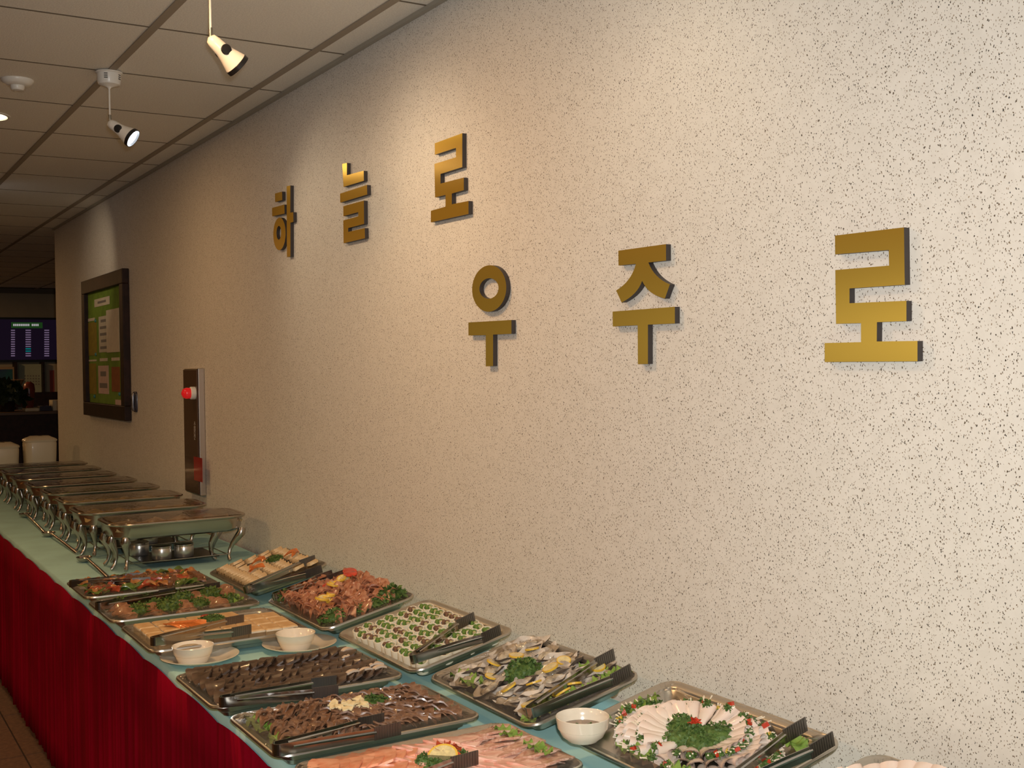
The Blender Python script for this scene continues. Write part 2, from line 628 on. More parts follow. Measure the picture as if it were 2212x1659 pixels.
sk = MB()
rs = np.random.RandomState(4)
nfold = 900
ys = np.linspace(TY0 - 0.02, TY1 + 0.01, 2400)
ph = np.cumsum(rs.uniform(0.5, 1.5, 2400))
ph = ph / ph[-1] * 2 * math.pi * (TY1 - TY0) / 0.045
big = np.interp(ys, np.linspace(ys[0], ys[-1], 260), rs.uniform(-1, 1, 260))
amp = np.interp(ys, np.linspace(ys[0], ys[-1], 300), rs.uniform(0.25, 1.0, 300))
sag = np.abs(np.sin((ys - 0.19) * math.pi / 0.33)) ** 0.8


def skirt_fn(u, v):
    i = int(round(u * 2399))
    y = ys[i]
    low = v ** 0.7
    z = (ZT - 0.006 - 0.012 * (1 - sag[i])) * (1 - v) + 0.022 * v
    x = 0.752 - 0.004 * sag[i] * (1 - v) - 0.016 * low * amp[i] ** 2 * (0.5 + 0.5 * math.sin(ph[i])) ** 2.5 - 0.006 * big[i] * low
    return (x, y, z)


sk.grid(skirt_fn, 2399, 6)
skirt = tag(link('table_skirt', sk.mesh('table_skirt', M_SKIRT, 180)), 'dark red velvet skirt gathered along the front of the buffet table', 'table skirt')
md = skirt.modifiers.new('thickness', 'SOLIDIFY')
md.thickness = 0.0015

# ------------------------------------------------------------------ trays
DEP = 0.022                   # inner depth
OBT = 0.0375                  # underside below the rim


def tray_mesh(dx, dy):
    b = MB()
    prof = [(0.062, -OBT), (0.040, -OBT + 0.006), (0.024, -0.006), (0.020, -0.004), (0.002, -0.004), (0.0, -0.001), (0.001, 0.003), (0.004, 0.004), (0.008, 0.002), (0.018, 0.0), (0.021, -0.003),
            (0.028, -DEP + 0.003), (0.033, -DEP)]
    lp = []
    for ins, z in prof:
        r = max(0.035 - ins * 0.5, 0.012)
        lp.append(rrect(-dx / 2 + ins, dx / 2 - ins, -dy / 2 + ins, dy / 2 - ins, r, z))
    b.loops(lp)
    return b.mesh('serving_tray', M_TRAY, 35)


TRAYS = {}
FZ = 0.040
FRONT = {'T1': (0.728, 1.165, 3.800, 4.135), 'T2': (0.722, 1.172, 3.395, 3.745), 'T3': (0.728, 1.165, 2.975, 3.330), 'T4': (0.716, 1.176, 2.405, 2.725),
         'T5': (0.724, 1.172, 2.035, 2.342), 'T6': (0.730, 1.186, 1.680, 1.990)}
BACK = {'B1': (1.176, 3.56, 3.99), 'B2': (1.181, 2.92, 3.40), 'B3': (1.188, 2.395, 2.868), 'B4': (1.197, 1.90, 2.350), 'B5': (1.226, 1.375, 1.850), 'B6': (1.226, 0.85, 1.315)}
LAB = {
    'T1': 'steel tray of mixed red and green vegetables beside the first chafing dish',
    'T2': 'steel tray of broccoli and brown meat slices, tongs along its edge',
    'T3': 'steel tray of pale tofu blocks behind the two cups on saucers',
    'T4': 'steel tray of dark brown overlapping slices with shiny tongs',
    'T5': 'steel tray of brown meat slices with garlic heap and lettuce ends',
    'T6': 'steel tray of raw salmon and pink fish slices',
    'B1': 'tilted steel tray of golden fried slices by the wall, next to chafing dish',
    'B2': 'tilted steel tray of reddish meat shavings with lemon slices and parsley',
    'B3': 'tilted steel tray packed with white radish rolls',
    'B4': 'tilted steel tray of oysters on the half shell with lemon',
    'B5': 'tilted steel tray of white squid slices fanned around parsley',
    'B6': 'tilted steel tray of white slices and lettuce next past the squid tray',
}
TILT = math.radians(12.3)
for k, (x0, x1, y0, y1) in FRONT.items():
    M = T((x0 + x1) / 2, (y0 + y1) / 2, ZT + FZ)
    TRAYS[k] = (M, x1 - x0, y1 - y0)
for k, (x0, y0, y1) in BACK.items():
    w = 0.292
    M = T(x0, (y0 + y1) / 2, ZT + 0.047) @ Ry(-TILT) @ T(w / 2, 0, 0)
    TRAYS[k] = (M, w, y1 - y0)
TRO = {}
for k, (M, dx, dy) in TRAYS.items():
    t = thing('serving_tray', LAB[k], 'tray', M, group='serving trays on the buffet table')
    link('pan', tray_mesh(dx, dy), t)
    TRO[k] = t


def wrap(k, inset, h, seed, wob=0.016):
    """cling film stretched from the tray's rim onto the edge of the food"""
    M, dx, dy = TRAYS[k]
    h = h * 0.25
    r = random.Random(seed)
    b = MB()
    lps = []
    n = 14
    base = [rrect(-dx / 2 + i, dx / 2 - i, -dy / 2 + i, dy / 2 - i, max(0.036 - i * 0.3, 0.01), 0, n) for i in (0.0, 0.012, inset * 0.5, inset)]
    zz = [0.0015, 0.0065, 0.0065 + 0.35 * h, 0.004 + h]
    for li, lp in enumerate(base):
        o = []
        for p in lp:
            q = p.copy()
            q.z = zz[li] + (r.uniform(-1, 1) * 0.0022 if li else 0)
            if li == 3:
                c = 1 + r.uniform(-1, 1) * wob / max(dx, dy) * 2
                q.x *= c
                q.y *= c
            o.append(q)
        lps.append(o)
    b.loops(lps, 0, False, False)
    return link('plastic_wrap', b.mesh('plastic_wrap', M_FILM, 50), TRO[k])


# ------------------------------------------------------------------ food shapes
def slice_mesh(name, m, l, w, t, bend=0.0, twist=0.0, wav=0.0, taper=0.0, seed=0, nu=6, nv=3, rim=None):
    """thin slice, length along x, curved; optional second material on one long edge"""
    r = random.Random(seed)
    ph = r.uniform(0, 6)

    def pt(u, v, top):
        x = (u - 0.5) * l
        ww = w * (1 - taper * u) * (1 - 0.28 * abs(2 * u - 1) ** 3)
        y = (v - 0.5) * ww
        z = bend * (1 - (2 * u - 1) ** 2) + wav * math.sin(u * 9 + ph + v * 2.2) + twist * (u - 0.5) * (v - 0.5)
        return Vector((x, y, z + (t if top else 0)))
    b = MB()
    b.grid(lambda u, v: pt(u, v, True), nu, nv)
    b.grid(lambda u, v: pt(u, 1 - v, False), nu, nv)
    rim_i = 1 if rim else 0
    for vv in (0.0, 1.0):
        top = [pt(i / nu, vv, True) for i in range(nu + 1)]
        bot = [pt(i / nu, vv, False) for i in range(nu + 1)]
        b.add(top + bot, [((i, i + 1, nu + 2 + i, nu + 1 + i) if vv else (i + 1, i, nu + 1 + i, nu + 2 + i)) for i in range(nu)], rim_i if vv == 0 else 0)
    for uu in (0.0, 1.0):
        top = [pt(uu, j / nv, True) for j in range(nv + 1)]
        bot = [pt(uu, j / nv, False) for j in range(nv + 1)]
        b.add(top + bot, [((j + 1, j, nv + 1 + j, nv + 2 + j) if uu else (j, j + 1, nv + 2 + j, nv + 1 + j)) for j in range(nv)])
    return b.mesh(name, [m, rim] if rim else m, 50)


KF = {'T1': (1.13, 1.16, 1.15), 'T4': (1.12, 1.22, 1.15), 'T5': (1.14, 1.18, 1.15), 'T6': (1.04, 0.96, 1.15), 'B1': (1.13, 1.06, 1.08), 'B2': (1.12, 1.10, 1.15)}


def place(k, name, me, x, y, z, rz=0, rx=0, ry=0, s=1.0, label=None, cat=None, group=None):
    """put one piece of food into tray k: x, y across its floor, z above its floor"""
    M = TRAYS[k][0]
    kx, ky, ks = KF.get(k, (1, 1, 1))
    x, y = x * kx, y * ky
    if isinstance(s, (int, float)):
        s = s * ks
    hx, hy = TRAYS[k][1] / 2, TRAYS[k][2] / 2
    x, y = max(-hx + .044, min(hx - .044, x)), max(-hy + .044, min(hy - .044, y))
    e = 0 if name == 'tofu_block' else max(0.0, min(1.0, max((abs(x) - hx + .085) / .041, (abs(y) - hy + .085) / .041)))
    z += 0.013 * e
    sx, sy, sz = s if isinstance(s, tuple) else (s, s, s)
    o = link(name, me, None, M @ T(x, y, -DEP + 0.0008 + z) @ Rz(rz) @ Ry(ry) @ Rx(rx) @ Sc(sx, sy, sz))
    return tag(o, label, cat, group)


def leaf_clump(name, m, rx, ry, h, n, seed, leaf=0.008):
    """bushy clump of curly leaves on a rounded core"""
    r = random.Random(seed)
    b = MB()
    prof = [(1.0, 0.0), (0.98, 0.3), (0.85, 0.62), (0.55, 0.88), (0.15, 0.98)]
    b.lathe([(p * 0.9, z * 0.9) for p, z in prof], 14, 0, Sc(rx, ry, h))
    for i in range(n):
        a = r.uniform(0, 2 * math.pi)
        e = math.acos(r.uniform(0.0, 1.0))
        d = Vector((math.sin(e) * math.cos(a), math.sin(e) * math.sin(a), math.cos(e)))
        bump = 1 + 0.14 * math.sin(5 * a + seed) * math.sin(4 * e)
        p = Vector((d.x * rx, d.y * ry, d.z * h)) * bump
        nrm = Vector((d.x / rx, d.y / ry, d.z / h)).normalized()
        q = (nrm + Vector((r.uniform(-.8, .8), r.uniform(-.8, .8), r.uniform(-.4, .8)))).normalized()
        t = q.orthogonal().normalized()
        t = (Matrix.Rotation(r.uniform(0, 6.28), 3, q) @ t)
        s = q.cross(t)
        lf = leaf * r.uniform(0.6, 1.3)
        b.add([p - s * lf * 0.2, p + t * lf * 0.6 - s * lf * 0.2 + q * lf * 0.3, p + t * lf + q * lf * 0.6, p + t * lf * 0.5 + s * lf * 0.5 + q * lf * 0.3, p + s * lf * 0.4],
              [(0, 1, 2, 3), (0, 3, 4)])
    return b.mesh(name, m)


def ruffle(name, m, l, w, seed):
    """ruffled lettuce leaf strip, length along x"""
    r = random.Random(seed)
    p1, p2 = r.uniform(0, 6), r.uniform(0, 6)

    def fn(u, v):
        x = (u - 0.5) * l
        e = abs(2 * v - 1)
        y = (v - 0.5) * w * (1 - 0.5 * abs(2 * u - 1) ** 3) + 0.005 * math.sin(u * 21 + p1) * e
        z = 0.010 + 0.009 * math.sin(u * 34 + p1 + 3 * v) * e + 0.006 * e + 0.004 * math.sin(u * 13 + p2)
        return (x, y, z)
    me = MB().grid(fn, 36, 6).mesh(name, m, 180)
    return me


def lemon_disc(name, r=0.019, t=0.005, half=False):
    b = MB()
    n = 18
    span = math.pi if half else 2 * math.pi
    kk = [span * i / n for i in range(n + (1 if half else 0))]
    ring = lambda rr, z: [Vector((rr * math.cos(a), rr * math.sin(a), z)) for a in kk]
    if half:
        b.loops([ring(r, 0), ring(r, t)], 0, False, False)
        b.add(ring(r, t) + ring(r * 0.86, t), [(i, i + 1, n + 2 + i, n + 1 + i) for i in range(n)], 0)
        b.add(ring(r * 0.86, t), [tuple(range(n + 1))], 1)
        b.add(ring(r, 0), [tuple(range(n + 1))[::-1]], 0)
        b.add([Vector((-r, 0, 0)), Vector((r, 0, 0)), Vector((r, 0, t)), Vector((-r, 0, t))], [(0, 1, 2, 3)], 1)
    else:
        b.loops([ring(r, 0), ring(r, t)], 0, True, False)
        b.add(ring(r, t) + ring(r * 0.86, t), [(i, (i + 1) % n, n + (i + 1) % n, n + i) for i in range(n)], 0)
        b.add(ring(r * 0.86, t), [tuple(range(n))], 1)
    return b.mesh(name, [M_YEL, M_LEM])


ME_PARS = [leaf_clump('parsley', M_PARS, 0.030, 0.026, 0.022, 260, s) for s in (1, 2)]
ME_LEM = lemon_disc('lemon_slice')
ME_LEMH = lemon_disc('lemon_half', half=True)
ME_TOM = MB().lathe([(0.016, 0), (0.019, 0.002), (0.019, 0.004), (0.016, 0.006)], 16).mesh('tomato_slice', M_RED, 40)
ME_RUF = [ruffle('lettuce_leaf', M_LETT, 0.14, 0.05, s) for s in (3, 4)]


def U(a, b):
    return RND.uniform(a, b)


ROWN = ['row nearest', 'second row from', 'third row from', 'fourth row from', 'fifth row from', 'sixth row from', 'seventh row from', 'eighth row from', 'ninth row from']

# ---- T1 mixed vegetables
m1 = [mat('pepper_red', (0.42, 0.07, 0.025), 0.3, coat=0.4, var=0.3), mat('salad_green', (0.10, 0.17, 0.025), 0.35, coat=0.3, var=0.3), mat('roast_orange', (0.50, 0.20, 0.05), 0.35, coat=0.4, var=0.3),
      mat('roast_brown', (0.20, 0.085, 0.035), 0.35, coat=0.4, var=0.3)]
n1 = [('red_pepper_strip', 'red pepper strip in the mixed vegetable tray', 'pepper'), ('green_leaf_piece', 'dark green leaf piece in the mixed vegetable tray', 'vegetable'),
      ('carrot_piece', 'orange carrot piece in the mixed vegetable tray', 'carrot'), ('meat_piece', 'brown meat piece in the mixed vegetable tray', 'meat')]
sh1 = [slice_mesh(n1[i][0], m1[i], (0.045, 0.05, 0.036, 0.042)[i], (0.014, 0.03, 0.02, 0.022)[i], (0.005, 0.002, 0.006, 0.006)[i], 0.006, 0.02, 0.002, seed=i) for i in range(4)]
for i in range(150):
    c = RND.choice((0, 1, 1, 2, 2, 3, 3))
    x, y = U(-0.175, 0.165), U(-0.115, 0.105)
    hgt = 0.022 * max(0, 1 - (x / 0.19) ** 2) * max(0, 1 - (y / 0.14) ** 2)
    place('T1', n1[c][0], sh1[c], x, y, U(0.004, 0.010) + hgt, U(0, 6.28), U(-.4, .4), U(-.4, .4), U(0.8, 1.2), n1[c][1], n1[c][2], n1[c][0].replace('_', ' ') + 's of the mixed vegetable tray')
wrap('T1', 0.050, 0.012, 1)

# ---- T2 broccoli and meat
M_BRO = mat('broccoli_green', (0.050, 0.095, 0.014), 0.6, color2=(0.11, 0.17, 0.025), vscale=90)
M_STALK = mat('broccoli_stalk', (0.25, 0.36, 0.10), 0.5)
crown = leaf_clump('crown', M_BRO, 0.030, 0.030, 0.024, 240, 9, 0.007)
stalk = MB().lathe([(0.008, 0), (0.009, 0.01), (0.013, 0.02)], 10).mesh('stalk', M_STALK, 40)
M_BM = mat('braised_meat', (0.23, 0.095, 0.040), 0.35, coat=0.4, color2=(0.35, 0.17, 0.08), vscale=70)
bm_ = [slice_mesh('meat_slice', M_BM, 0.055, 0.034, 0.005, 0.006, 0.03, 0.002, seed=i) for i in range(3)]
for i in range(8):
    for j in range(2):
        x = -0.165 + 0.047 * i + (0.012 if j else -0.008)
        y = (0.05 if j else -0.055) + U(-0.008, 0.008)
        if (i + j) % 2 == 0:
            for q in range(5):
                place('T2', 'meat_slice', bm_[q % 3], x + U(-.012, .012), y + (q - 2) * 0.021, 0.006 + 0.004 * (q % 3) + U(0, .004), U(-0.5, 0.5), U(0.1, 0.5), U(-.2, .2), U(.85, 1.15),
                      'brown braised meat slice between the broccoli florets', 'meat', 'meat slices of the broccoli tray')
        else:
            M = TRAYS['T2'][0] @ T(x, y, -DEP + 0.001) @ Rz(U(0, 6)) @ Sc(*(U(.95, 1.25),) * 3)
            f = thing('broccoli_floret', 'green broccoli floret between brown meat slices', 'broccoli', M, group='broccoli florets of the meat tray')
            link('stalk', stalk, f)
            link('crown', crown, f, T(0, 0, 0.014))
for x, y, q in ((0.175, 0.06, 0), (0.172, -0.05, 1)):
    place('T2', 'lettuce_leaf', ME_RUF[q], x, y, 0.004, 1.57, s=0.8, label='bright green lettuce leaf at the end of the broccoli tray', cat='lettuce', group='lettuce of the broccoli tray')
wrap('T2', 0.050, 0.014, 2)

# ---- T3 tofu blocks
M_TF = mat('white_tofu', (0.72, 0.63, 0.47), 0.45, var=0.05)
M_TFT = mat('golden_tofu_top', (0.58, 0.36, 0.16), 0.45, color2=(0.70, 0.50, 0.27), vscale=40)


def block(l, w, h):
    b = MB()
    r = 0.004
    b.loops([rrect(-l / 2 + .001, l / 2 - .001, -w / 2 + .001, w / 2 - .001, r, 0, 2), rrect(-l / 2, l / 2, -w / 2, w / 2, r, .002, 2), rrect(-l / 2, l / 2, -w / 2, w / 2, r, h - .003, 2)], 0, True, False)
    b.loops([rrect(-l / 2, l / 2, -w / 2, w / 2, r, h - .003, 2), rrect(-l / 2 + .002, l / 2 - .002, -w / 2 + .002, w / 2 - .002, r, h, 2)], 1, False, True)
    return b.mesh('tofu_block', [M_TF, M_TFT], 40)


tf = block(0.046, 0.066, 0.034)
for i in range(8):
    for j in range(4):
        if j == 3 and i > 5:
            continue
        x, y = -0.165 + 0.048 * i + U(-.002, .002), -0.108 + 0.070 * j + U(-.003, .003)
        place('T3', 'tofu_block', tf, x, y, 0.0 + 0.0001 * j, U(-.06, .06), label='white tofu block with golden fried top', cat='tofu', group='tofu blocks of the tofu tray')
cs = slice_mesh('carrot_slice', M_ORANGE, 0.055, 0.016, 0.003, 0.006, 0.02, 0, seed=4)
for q in range(7):
    place('T3', 'carrot_slice', cs, -0.105 + 0.009 * q, 0.035 - 0.006 * q, 0.037 + 0.0008 * q, -0.9 + 0.08 * q, 0.35, label='thin orange carrot slice fanned on the tofu', cat='carrot', group='carrot fan on the tofu')
place('T3', 'parsley', ME_PARS[0], 0.01, 0.06, 0.035, s=(1.1, 1.0, 0.5), label='green parsley sprig on the tofu blocks', cat='parsley')
place('T3', 'tomato_slice', ME_TOM, 0.005, 0.095, 0.036, s=0.8, label='red tomato slice beside parsley on the tofu', cat='tomato')
wrap('T3', 0.045, 0.010, 3)

# ---- T4 dark overlapping slices
M_DK = mat('dark_braised_slice', (0.045, 0.026, 0.017), 0.34, coat=0.3, color2=(0.10, 0.060, 0.038), vscale=60)
M_DKR = mat('dark_slice_skin', (0.022, 0.014, 0.010), 0.3, coat=0.5)
dk = [slice_mesh('dark_slice', M_DK, 0.066, 0.036, 0.004, 0.006, 0.02, 0.001, seed=i, rim=M_DKR) for i in range(3)]
for j in range(5):
    for i in range(17):
        x, y = -0.172 + 0.0205 * i + U(-.003, .003) + 0.006 * (j % 2), -0.085 + 0.047 * j + U(-.004, .004)
        hgt = 0.012 * (1 - (y / 0.15) ** 2)
        place('T4', 'dark_slice', dk[(i + j) % 3], x, y, 0.006 + hgt + U(0, .003), 1.25 + U(-.15, .15), -0.24 + U(-.06, .06), U(-.08, .08), U(.9, 1.1),
              'glossy dark brown slice with black edge, %s the garlic meat tray' % ROWN[j], 'meat', 'slices of the dark meat tray')
mush = slice_mesh('mushroom_slice', mat('mushroom_pale', (0.62, 0.50, 0.38), 0.5), 0.030, 0.012, 0.004, 0.004, seed=8)
for q, (x, y) in enumerate(((0.16, -0.10), (0.13, -0.115), (0.175, -0.07), (0.15, 0.03), (0.165, 0.07), (0.10, -0.118))):
    place('T4', 'mushroom_slice', mush, x, y, 0.024, U(-.5, .5), label='pale mushroom slice at the end of the dark meat tray', cat='mushroom', group='mushroom slices of the dark meat tray')
wrap('T4', 0.042, 0.014, 4)

# ---- T5 brown slices, garlic, lettuce
M_BS = mat('brown_meat', (0.15, 0.072, 0.038), 0.36, coat=0.3, color2=(0.27, 0.145, 0.080), vscale=90)
bs = [slice_mesh('brown_meat_slice', M_BS, 0.036, 0.019, 0.003, 0.005, 0.03, 0.0015, seed=i + 5) for i in range(3)]
for j in range(9):
    for i in range(21):
        x, y = -0.142 + 0.0148 * i + U(-.005, .005), -0.097 + 0.0245 * j + U(-.005, .005)
        hgt = 0.014 * max(0, 1 - (x / 0.18) ** 2) * (1 - (y / 0.14) ** 2)
        place('T5', 'brown_meat_slice', bs[(i * 2 + j) % 3], x, y, 0.006 + hgt + U(0, .004), 0.9 + U(-.4, .4) if i < 8 else -0.3 + U(-.4, .4), -0.18 + U(-.15, .15), U(-.12, .12), U(.85, 1.15),
              'thin brown meat slice by the garlic heap, %s the raw fish tray' % ROWN[j], 'meat', 'slices of the garlic meat tray')
gm = slice_mesh('garlic_slice', mat('garlic_cream', (0.80, 0.68, 0.40), 0.4, coat=0.2), 0.020, 0.011, 0.003, 0.001, 0.008, seed=2)
for q in range(30):
    place('T5', 'garlic_slice', gm, 0.005 + U(-.030, .030), 0.035 + U(-.022, .022), 0.030 + U(0, .008), U(0, 6.28), U(-.2, .2), U(-.2, .2), U(.8, 1.1),
          'cream garlic slice heaped on brown meat', 'garlic', 'garlic heap on the brown meat')
place('T5', 'parsley', ME_PARS[1], 0.062, 0.050, 0.022, s=(1.0, 1.1, 0.7), label='green parsley beside the heap of garlic slices', cat='parsley')
for q, (x, y, a) in enumerate(((-0.165, 0.07, 1.57), (-0.165, -0.05, 1.57), (0.172, 0.065, 1.57), (0.172, -0.055, 1.57))):
    place('T5', 'lettuce_leaf', ME_RUF[q % 2], x, y, -0.004, a, s=0.62, label='green lettuce leaf at an end of the garlic meat tray', cat='lettuce', group='lettuce of the garlic meat tray')
wrap('T5', 0.040, 0.016, 5)

# ---- T6 raw fish
M_SAL = mat('salmon_flesh', (0.72, 0.26, 0.13), 0.3, coat=0.3, color2=(0.86, 0.42, 0.25), vscale=60)
M_PNK = mat('pink_fish', (0.76, 0.38, 0.28), 0.3, coat=0.3, color2=(0.86, 0.57, 0.46), vscale=40)
M_STR = mat('red_streaked_fish', (0.50, 0.24, 0.16), 0.3, coat=0.3, color2=(0.74, 0.52, 0.40), vscale=110)
fs = [[slice_mesh(n, m, 0.072, 0.048, 0.004, 0.003, 0.015, 0.0008, seed=i) for i in range(2)] for n, m in (('salmon_slice', M_SAL), ('pink_fish_slice', M_PNK), ('streaked_fish_slice', M_STR))]
fn_ = [('salmon_slice', 'orange salmon slice in the raw fish tray', 'fish'), ('pink_fish_slice', 'pale pink fish slice in the raw fish tray', 'fish'), ('streaked_fish_slice', 'reddish streaked fish slice in the raw fish tray', 'fish')]
for j in range(5):
    for i in range(17):
        x, y = -0.178 + 0.0222 * i + U(-.002, .002), -0.102 + 0.050 * j + U(-.003, .003)
        c = 0 if x < -0.035 + 0.15 * y else (2 if x > 0.125 - 0.2 * y else 1)
        hgt = 0.012 * max(0, 1 - (x / 0.22) ** 2) * (1 - (y / 0.15) ** 2)
        place('T6', fn_[c][0], fs[c][(i + j) % 2], x, y, 0.006 + hgt + U(0, .003), (1.1 if c == 0 else -0.9 if c == 1 else 0.2) + U(-.12, .12), -0.13 + U(-.04, .04), U(-.05, .05), U(.92, 1.1), fn_[c][1] + ', %s the garlic meat tray' % ROWN[4 - j], fn_[c][2],
              fn_[c][0].replace('_', ' ') + 's of the raw fish tray')
for q in range(5):
    a = q * 1.257
    place('T6', 'parsley', ME_PARS[q % 2], 0.005 + 0.032 * math.cos(a), -0.010 + 0.030 * math.sin(a), 0.028, a, s=(.6, .6, .7), label='green parsley tuft around the lemon garnish on the raw fish', cat='parsley', group='parsley on the raw fish')
lw_ = thing('lemon_wedge', 'thick yellow lemon wedge on the raw fish', 'lemon', TRAYS['T6'][0] @ T(0.0, -0.018, 0.016) @ Rz(-0.75) @ Rx(0.5))
link('slice', lemon_disc('lemon_wedge', 0.028, 0.012, True), lw_)
place('T6', 'tomato_flower', leaf_clump('tomato_flower', mat('tomato_soft_red', (0.50, 0.085, 0.03), 0.35, coat=.3), 0.020, 0.018, 0.012, 60, 5, 0.009), 0.018, 0.004, 0.040, label='red tomato flower beside the lemon wedge', cat='tomato')
for q, (x, y) in enumerate(((0.19, 0.06), (0.19, -0.05))):
    place('T6', 'lettuce_leaf', ME_RUF[q], x, y, 0.014, 1.57, s=0.5, label='green lettuce leaf at the end of the raw fish tray', cat='lettuce', group='lettuce of the raw fish tray')
wrap('T6', 0.038, 0.014, 6)

# ---- B1 golden fried slices
M_JN = mat('golden_batter', (0.55, 0.37, 0.17), 0.5, color2=(0.72, 0.58, 0.36), vscale=45, coat=0.1)
jn = [slice_mesh('fried_slice', M_JN, 0.052, 0.040, 0.009, 0.002, 0.01, 0, seed=i) for i in range(3)]
for j in range(5):
    for i in range(15):
        x, y = -0.088 + 0.044 * j + U(-.002, .002), -0.175 + 0.0245 * i + U(-.002, .002)
        place('B1', 'fried_slice', jn[(i + j) % 3], x, y, 0.010 + U(0, .002), 1.57 + U(-.06, .06), U(-.05, .05), 0.42, U(.95, 1.05), 'golden battered slice near the chafing dish, %s the wall' % ROWN[4 - j], 'fritter', 'golden slices of the fried tray')
place('B1', 'parsley', ME_PARS[0], 0.045, 0.05, 0.030, s=(.9, 1.2, .5), label='green parsley sprig on the golden fried slices', cat='parsley')
for q, (x, y, a) in enumerate(((0.005, 0.085, .4), (0.02, 0.10, 1.4), (-0.03, 0.0, .2), (0.09, -0.02, 1.0), (0.085, 0.0, .3), (-0.04, 0.015, 1.2))):
    place('B1', 'carrot_slice', cs, x, y, 0.033, a, 0.2, label='orange carrot garnish slice on the golden fried slices', cat='carrot', group='carrot garnish of the fried tray')
wrap('B1', 0.040, 0.014, 7)

# ---- B2 reddish meat shavings
M_RM = mat('reddish_meat', (0.33, 0.115, 0.055), 0.3, coat=0.4, color2=(0.48, 0.24, 0.14), vscale=80)
rm = [slice_mesh('meat_shaving', M_RM, 0.050, 0.022, 0.003, 0.010, 0.06, 0.004, seed=i + 20, nu=5, nv=2) for i in range(4)]
for i in range(190):
    x, y = U(-.100, .100), U(-.185, .185)
    hgt = 0.026 * max(0, 1 - (x / .12) ** 2) * max(0, 1 - (y / .21) ** 2)
    place('B2', 'meat_shaving', rm[i % 4], x, y, 0.005 + hgt + U(0, .006), U(0, 6.28), U(-.22, .22), U(-.2, .2), U(.8, 1.2), 'reddish brown meat shaving heaped under lemon slices', 'meat', 'shavings of the reddish meat tray')
for (bx, by) in ((0.045, 0.085), (-0.030, -0.020)):
    for q in range(5):
        place('B2', 'lemon_slice', ME_LEM, bx - 0.012 * q + .01, by - 0.011 * q, 0.044 + 0.002 * q, U(0, 6), 0.35, -0.25, 0.95, 'pale lemon slice overlapping others on reddish meat', 'lemon', 'lemon slices on the reddish meat')
for q, (x, y) in enumerate(((0.015, 0.055), (0.005, 0.065), (0.085, 0.105), (0.078, 0.085))):
    place('B2', 'tomato_slice', ME_TOM, x, y, 0.044, 0, .2, .1, 1, 'red tomato slice beside lemon on reddish meat', 'tomato', 'tomato slices on the reddish meat')
for q, (x, y, s) in enumerate(((-0.085, -0.165, 1.1), (0.080, -0.165, 1.3), (-0.095, 0.165, .9), (0.03, 0.04, .5), (-0.01, -0.185, .8), (0.03, -0.19, .8))):
    place('B2', 'parsley', ME_PARS[q % 2], x, y, 0.010 if abs(y) > .1 else .034, q, s=s, label='dark green parsley at an edge of the reddish meat', cat='parsley', group='parsley of the reddish meat tray')
wrap('B2', 0.040, 0.018, 8)

# ---- B3 white radish rolls
M_RW = mat('radish_white', (0.74, 0.69, 0.54), 0.35, coat=0.3, var=0.05)
M_FG = mat('filling_green', (0.11, 0.20, 0.035), 0.4, var=0.3, vscale=90)
M_FB = mat('filling_brown', (0.16, 0.085, 0.05), 0.4, var=0.3, vscale=90)
M_FY = mat('filling_pale', (0.46, 0.42, 0.22), 0.4, var=0.25, vscale=90)
wrp = MB()
n = 14
wrp.loops([[Vector((rr * math.cos(2 * math.pi * i / n), rr * math.sin(2 * math.pi * i / n) * 0.92, z)) for i in range(n)]
           for rr, z in ((0.0155, 0), (0.0168, 0.01), (0.0160, 0.028), (0.0150, 0.031), (0.0128, 0.031), (0.0122, 0.025))], 0, True, True)
wrp = wrp.mesh('wrapper', M_RW, 45)
fil = []
for nm, m in (('filling_green', M_FG), ('filling_brown', M_FB)):
    b = MB()
    for q in range(4):
        a = q * 1.57 + 0.4
        b.lathe([(0.0048, 0), (0.0062, 0.006), (0.0035, 0.0090 + .002 * (q % 3))], 6, 1 if q == 3 else 0, T(0.0058 * math.cos(a), 0.0058 * math.sin(a), 0.0235 + 0.001 * (q % 2)))
    fil.append(b.mesh('filling', [m, M_FY], 50))
for j in range(7):
    for i in range(12):
        x, y = -0.099 + 0.0332 * j + U(-.002, .002), -0.189 + 0.0338 * i + 0.008 * (j % 2) + U(-.002, .002)
        g = RND.random() < 0.55
        M = TRAYS['B3'][0] @ T(x, y, -DEP + 0.001) @ Rz(U(-.3, .3)) @ Rx(0.26 + U(-.12, .12)) @ Ry(-0.12 + U(-.08, .08)) @ Sc(1.05, 1.05, 1 + U(-.08, .06))
        r_ = thing('radish_roll', 'white radish roll with %s filling, %s the wall' % ('green' if g else 'brown', ROWN[6 - j]), 'roll', M,
                   group='green filled rolls of the radish tray' if g else 'brown filled rolls of the radish tray')
        link('wrapper', wrp, r_)
        link('filling', fil[0 if g else 1], r_)

# ---- B4 oysters
M_SH = mat('oyster_shell', (0.20, 0.17, 0.14), 0.35, color2=(0.58, 0.53, 0.46), vscale=34, coat=0.2, bump=0.3, bscale=60)
M_SHD = mat('oyster_shell_outside', (0.10, 0.075, 0.055), 0.7, var=0.4, vscale=60)
M_OY = mat('oyster_meat', (0.50, 0.43, 0.31), 0.15, coat=0.8, color2=(0.20, 0.17, 0.13), vscale=55)


